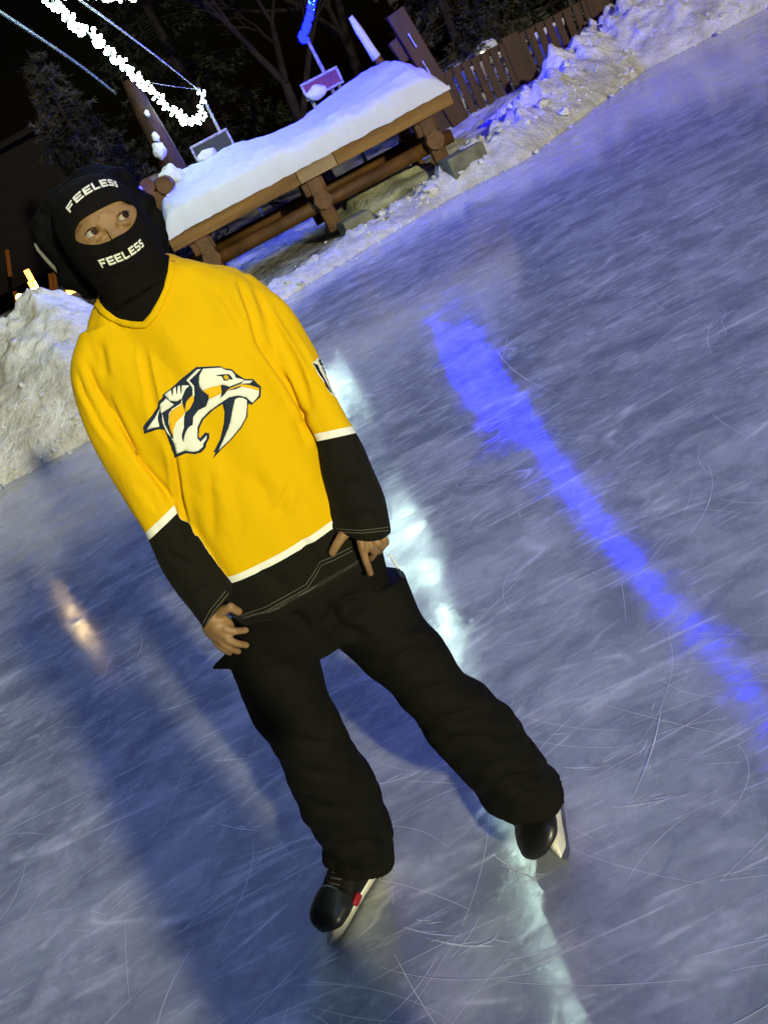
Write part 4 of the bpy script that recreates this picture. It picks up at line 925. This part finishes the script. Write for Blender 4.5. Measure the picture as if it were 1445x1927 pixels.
# loose pocket corner at the thigh and crotch folds
A, B, C_, D_ = at(403, 1256, 1.93), at(440, 1205, 1.92), at(470, 1262, 1.92), at(425, 1258, 1.93)
for t in np.linspace(0, 1, 14): pm.ball(A.lerp((B+C_)/2, t), .005+.024*t, 2)
pm.ball(at(640, 1160, 1.88), .04, 3, (1, .7, 1.2))
pme = fuse('trousers', pm, .005, 4)
folds(pme, [([(590, 1190), (560, 1160), (500, 1150)], .006, 8), ([(600, 1180), (640, 1130), (700, 1110)], .008, 8), ([(610, 1120), (640, 1180), (700, 1200)], .008, 9), ([(660, 1390), (600, 1400), (540, 1390)], .006, 8), ([(690, 1450), (640, 1460), (560, 1450)], .005, 8), ([(600, 1600), (660, 1590), (735, 1570)], .009, 8), ([(620, 1620), (660, 1625), (730, 1600)], .009, 6), ([(560, 1500), (620, 1530), (700, 1520)], .006, 9),
    ([(785, 1370), (850, 1350), (940, 1330)], .007, 9), ([(800, 1400), (880, 1390), (985, 1380)], .008, 9), ([(860, 1460), (930, 1440), (1000, 1410)], .008, 9), ([(900, 1500), (960, 1470), (1030, 1450)], .009, 8), ([(700, 1260), (760, 1230), (820, 1200)], .006, 9), ([(740, 1320), (800, 1300), (870, 1280)], .006, 9), ([(930, 1520), (970, 1500), (1030, 1480)], .009, 6), ([(450, 1270), (520, 1260), (590, 1230)], .004, 8)])
V = getv(pme); N = getn(pme); low = np.clip((.9-V[:, 2])/.6, .3, 1)
V = V+N*((npnoise(V, (8, 8, 12), 4, 2)*.010+np.abs(npnoise(V, (9, 9, 11), 9, 2))*.011-.002)*low)[:, None]; setv(pme, V)
trs = wrap('trousers', pme, PANTS, man)
TT = bvh(trs)
# small pale tag and cord on the outer hip
hp = [at(p[0], p[1], 1.93) for p in ((733, 1042), (741, 1055), (748, 1068), (755, 1085), (762, 1104))]
MB().tube(hp, .0022, 6).build('hip_cord', WHITEP, trs)
MB().box(at(754, 1079, 1.925), (.007, .004, .024), Matrix.Rotation(R(-6), 3, 'Y'), .001).build('hip_tag', NAVY, trs)
# hem stitching on the jersey
stitch = lambda pts, d: [(a+d[0], b+d[1]) for a, b in pts]
HS = [(452, 1158), (500, 1142), (545, 1117), (575, 1100), (593, 1074), (602, 1057), (625, 1048), (660, 1030)]
def thin(pl, w_=.9): u = offs(pl, w_/2); l_ = offs(pl, -w_/2); return u+l_[::-1]
SEAM = cloth('olive stitching', (.085, .08, .055))
decal('hem_stitching', [thin(HS, 1.6), thin(stitch(HS, (3, 6)), 1.6)], bvh(jersey, trs), .0012, SEAM, jersey, 4, .0004)
decal('cuff_stitching', [thin([(381, 1177), (396, 1148), (425, 1112)], 1.6), thin([(385, 1181), (401, 1152), (430, 1116)], 1.6), thin([(633, 995), (680, 998), (730, 992)], 1.6), thin([(633, 1000), (680, 1003), (731, 998)], 1.6)], TJ, .0012, SEAM, jersey, 4, .0004)
# ---- skates
LACED = cloth('dark grey lace', (.04, .038, .034), (.07, .066, .06))
def skate(toe, heel, lean, lab, bw=1.0):
    """toe/heel: blade tips on the ice; the boot leans sideways by 'lean'"""
    d = (toe-heel); yaw = math.atan2(d.y, d.x); sk = link(bpy.data.objects.new('skate', None)); sk.parent = man; sk.matrix_parent_inverse = man.matrix_basis.inverted()
    sk['label'] = lab
    M3 = Matrix.Rotation(yaw, 3, 'Z') @ Matrix.Rotation(lean, 3, 'X'); c = (toe+heel)/2; L = d.length
    def T(x, y, z): return c+M3@Vector((x, y, z))
    def part(mb, name, mat, par=sk, smooth=True):
        mb.v = [tuple(T(*v)) for v in mb.v]; return mb.build(name, mat, par, smooth)
    # steel runner: long thin bar with upturned tips
    xs_ = np.linspace(-L/2, L/2, 15); m = MB(); rg = []
    for x in xs_:
        u = abs(x)/(L/2); b = .012*max(0, u-.72)**1.5/.15; rg.append([(x, -.0016, b), (x, .0016, b), (x, .0016, .030), (x, -.0016, .030)])
    m.rings(rg); part(m, 'runner', STEEL, smooth=False)
    # holder: pale moulded piece, taller under heel and ball, tips to a point at the front
    m = MB(); rg = []
    for x in np.linspace(-L/2+.006, L/2+.004, 26):
        u = (x+L/2)/L; lo = .014+.014*max(0, u-.86)/.14+.010*max(0, .10-u)/.10
        hi = np.interp(u, [0, .05, .25, .42, .55, .70, .9, 1.0], [.052, .064, .066, .042, .042, .062, .056, .030]); wd = np.interp(u, [0, .1, .3, .45, .55, .75, .93, 1], [.008, .016, .016, .010, .010, .018, .013, .005])
        rg.append([(x, -wd*.35, lo), (x, wd*.35, lo), (x, wd*.6, (lo+hi)/2), (x, wd, hi), (x, -wd, hi), (x, -wd*.6, (lo+hi)/2)])
    m.rings(rg); part(m, 'blade_holder', BLADEH)
    # boot
    m = MB(); rg = []
    for u in np.linspace(0, 1, 30):
        x = -L/2+.020+u*.266
        wdt = np.interp(u, [0, .04, .15, .4, .6, .78, .9, .97, 1], [.012, .032, .040, .042, .050, .052, .047, .031, .007])
        top = np.interp(u, [0, .05, .2, .38, .5, .62, .78, .9, .97, 1], [.13, .155, .165, .165, .150, .130, .118, .108, .095, .082]); bot = np.interp(u, [0, .9, 1], [.066, .066, .076])
        wdt *= bw; ring = []
        for k in range(20):
            t = 2*math.pi*k/20; cy, sy = math.cos(t), math.sin(t); zc = (top+bot)/2
            ring.append((x, wdt*math.copysign(abs(cy)**.75, cy), zc+(top-bot)/2*math.copysign(abs(sy)**.8, sy)))
        rg.append(ring)
    m.rings(rg); o = part(m, 'boot', BOOTF)
    m = MB(); rg = []
    for u in np.linspace(.66, 1.0, 16):
        x = -L/2+.020+u*.266+.0025
        wdt = np.interp(u, [.66, .78, .9, .97, 1], [.0510, .054, .049, .033, .008])+.001; top = np.interp(u, [.66, .78, .9, .97, 1], [.132, .124, .113, .100, .086]); bot = np.interp(u, [0, .9, 1], [.064, .064, .074]); ring = []; wdt *= bw
        for k in range(24):
            t = 2*math.pi*k/24; cy, sy = math.cos(t), math.sin(t); zc = (top+bot)/2
            ring.append((x, wdt*math.copysign(abs(cy)**.85, cy), zc+(top-bot)/2*math.copysign(abs(sy)**.85, sy)))
        rg.append(ring)
    m.rings(rg); part(m, 'toe_cap', BOOT, o)
    m = MB(); m.box((-L/2+.14, 0, .068), (.23, .066, .010), None, .004); part(m, 'sole', BOOT, o)
    m = MB(); m.box((.050, .054, .090), (.030, .012, .020), Matrix.Rotation(.25, 3, 'Y'), .004); part(m, 'red_accent', REDP, o)
    for k in range(4):
        u = .50+.045*k; x = -L/2+.020+u*.266; tp = float(np.interp(u, [.38, .5, .62, .78], [.165, .150, .130, .118]))+.0005
        m = MB().tube([(x-.006, -.026, tp-.010), (x, -.014, tp-.002), (x+.002, 0, tp+.0015), (x, .014, tp-.002), (x-.006, .026, tp-.010)], .0026, 6); part(m, 'lace', LACED, o)
    part(MB().tube([(.070, -.0585, .088), (.085, -.0575, .100), (.10, -.050, .108)], [.001, .0022, .001], 6), 'pale_strip', LACE, o)
    return sk
LT, LH = atz(630, 1790), atz(718, 1642); RT, RH = atz(1074, 1622), atz(1061, 1530)
RH = RT+(RH-RT).normalized()*.27; LH = LT+(LH-LT).normalized()*.285
skate(LT, LH, R(-5), 'black ice skate with pale blade, left in the photo')
skate(RT, RH, R(32), 'black ice skate leaning on its pale blade, right in the photo', 1.18)
# ================================================================== the photographer, whose long shadow lies over the ice
ph = empty('person', (.05, -.45, 0), 'person standing on the ice taking the photo, seen only as a long shadow', 'person')
b = MB(); X0, Yp = .05, -.47
b.ball((X0-.02, Yp+.02, 1.66), 1, 4, (.085, .10, .12)); b.tube([(X0, Yp, 1.60), (X0, Yp, 1.48)], [.055, .07], 16)
b.rings([ell((X0, Yp, z), a, d, 28, 2.3) for z, a, d in ((.78, .17, .12), (.95, .18, .13), (1.2, .17, .13), (1.42, .205, .125), (1.50, .17, .10), (1.54, .08, .07))])
for s_ in (-1, 1):
    b.tube([(X0+s_*.19, Yp, 1.45), (X0+s_*.25, Yp+.08, 1.22), (X0+s_*.14, Yp+.26, 1.42), (X0+s_*.08-.03, -.075, 1.60)], [.060, .052, .045, .032], 14)
    b.ball((X0+s_*.085-.04, -.062, 1.64), .036, 3, (.8, .6, 1.2)); b.tube([(X0+s_*.09, Yp, .9), (X0+s_*.085, Yp+.02, .5), (X0+s_*.08, Yp, .10)], [.11, .10, .085], 16)
    b.ball((X0+s_*.08, Yp+.06, .06), 1, 3, (.05, .13, .055))
pm_ = fuse('body', b, .012, 5); wrap('body', pm_, BLACKFAB, ph)
phn = MB().box((0, -.014, 1.715), (.075, .008, .15), Matrix.Rotation(ROLL, 3, 'Y')@Matrix.Rotation(-PITCH, 3, 'X'), .003).build('phone', BOOT, None, False)
tag(phn, 'black phone held up by the person taking the photo', 'phone')
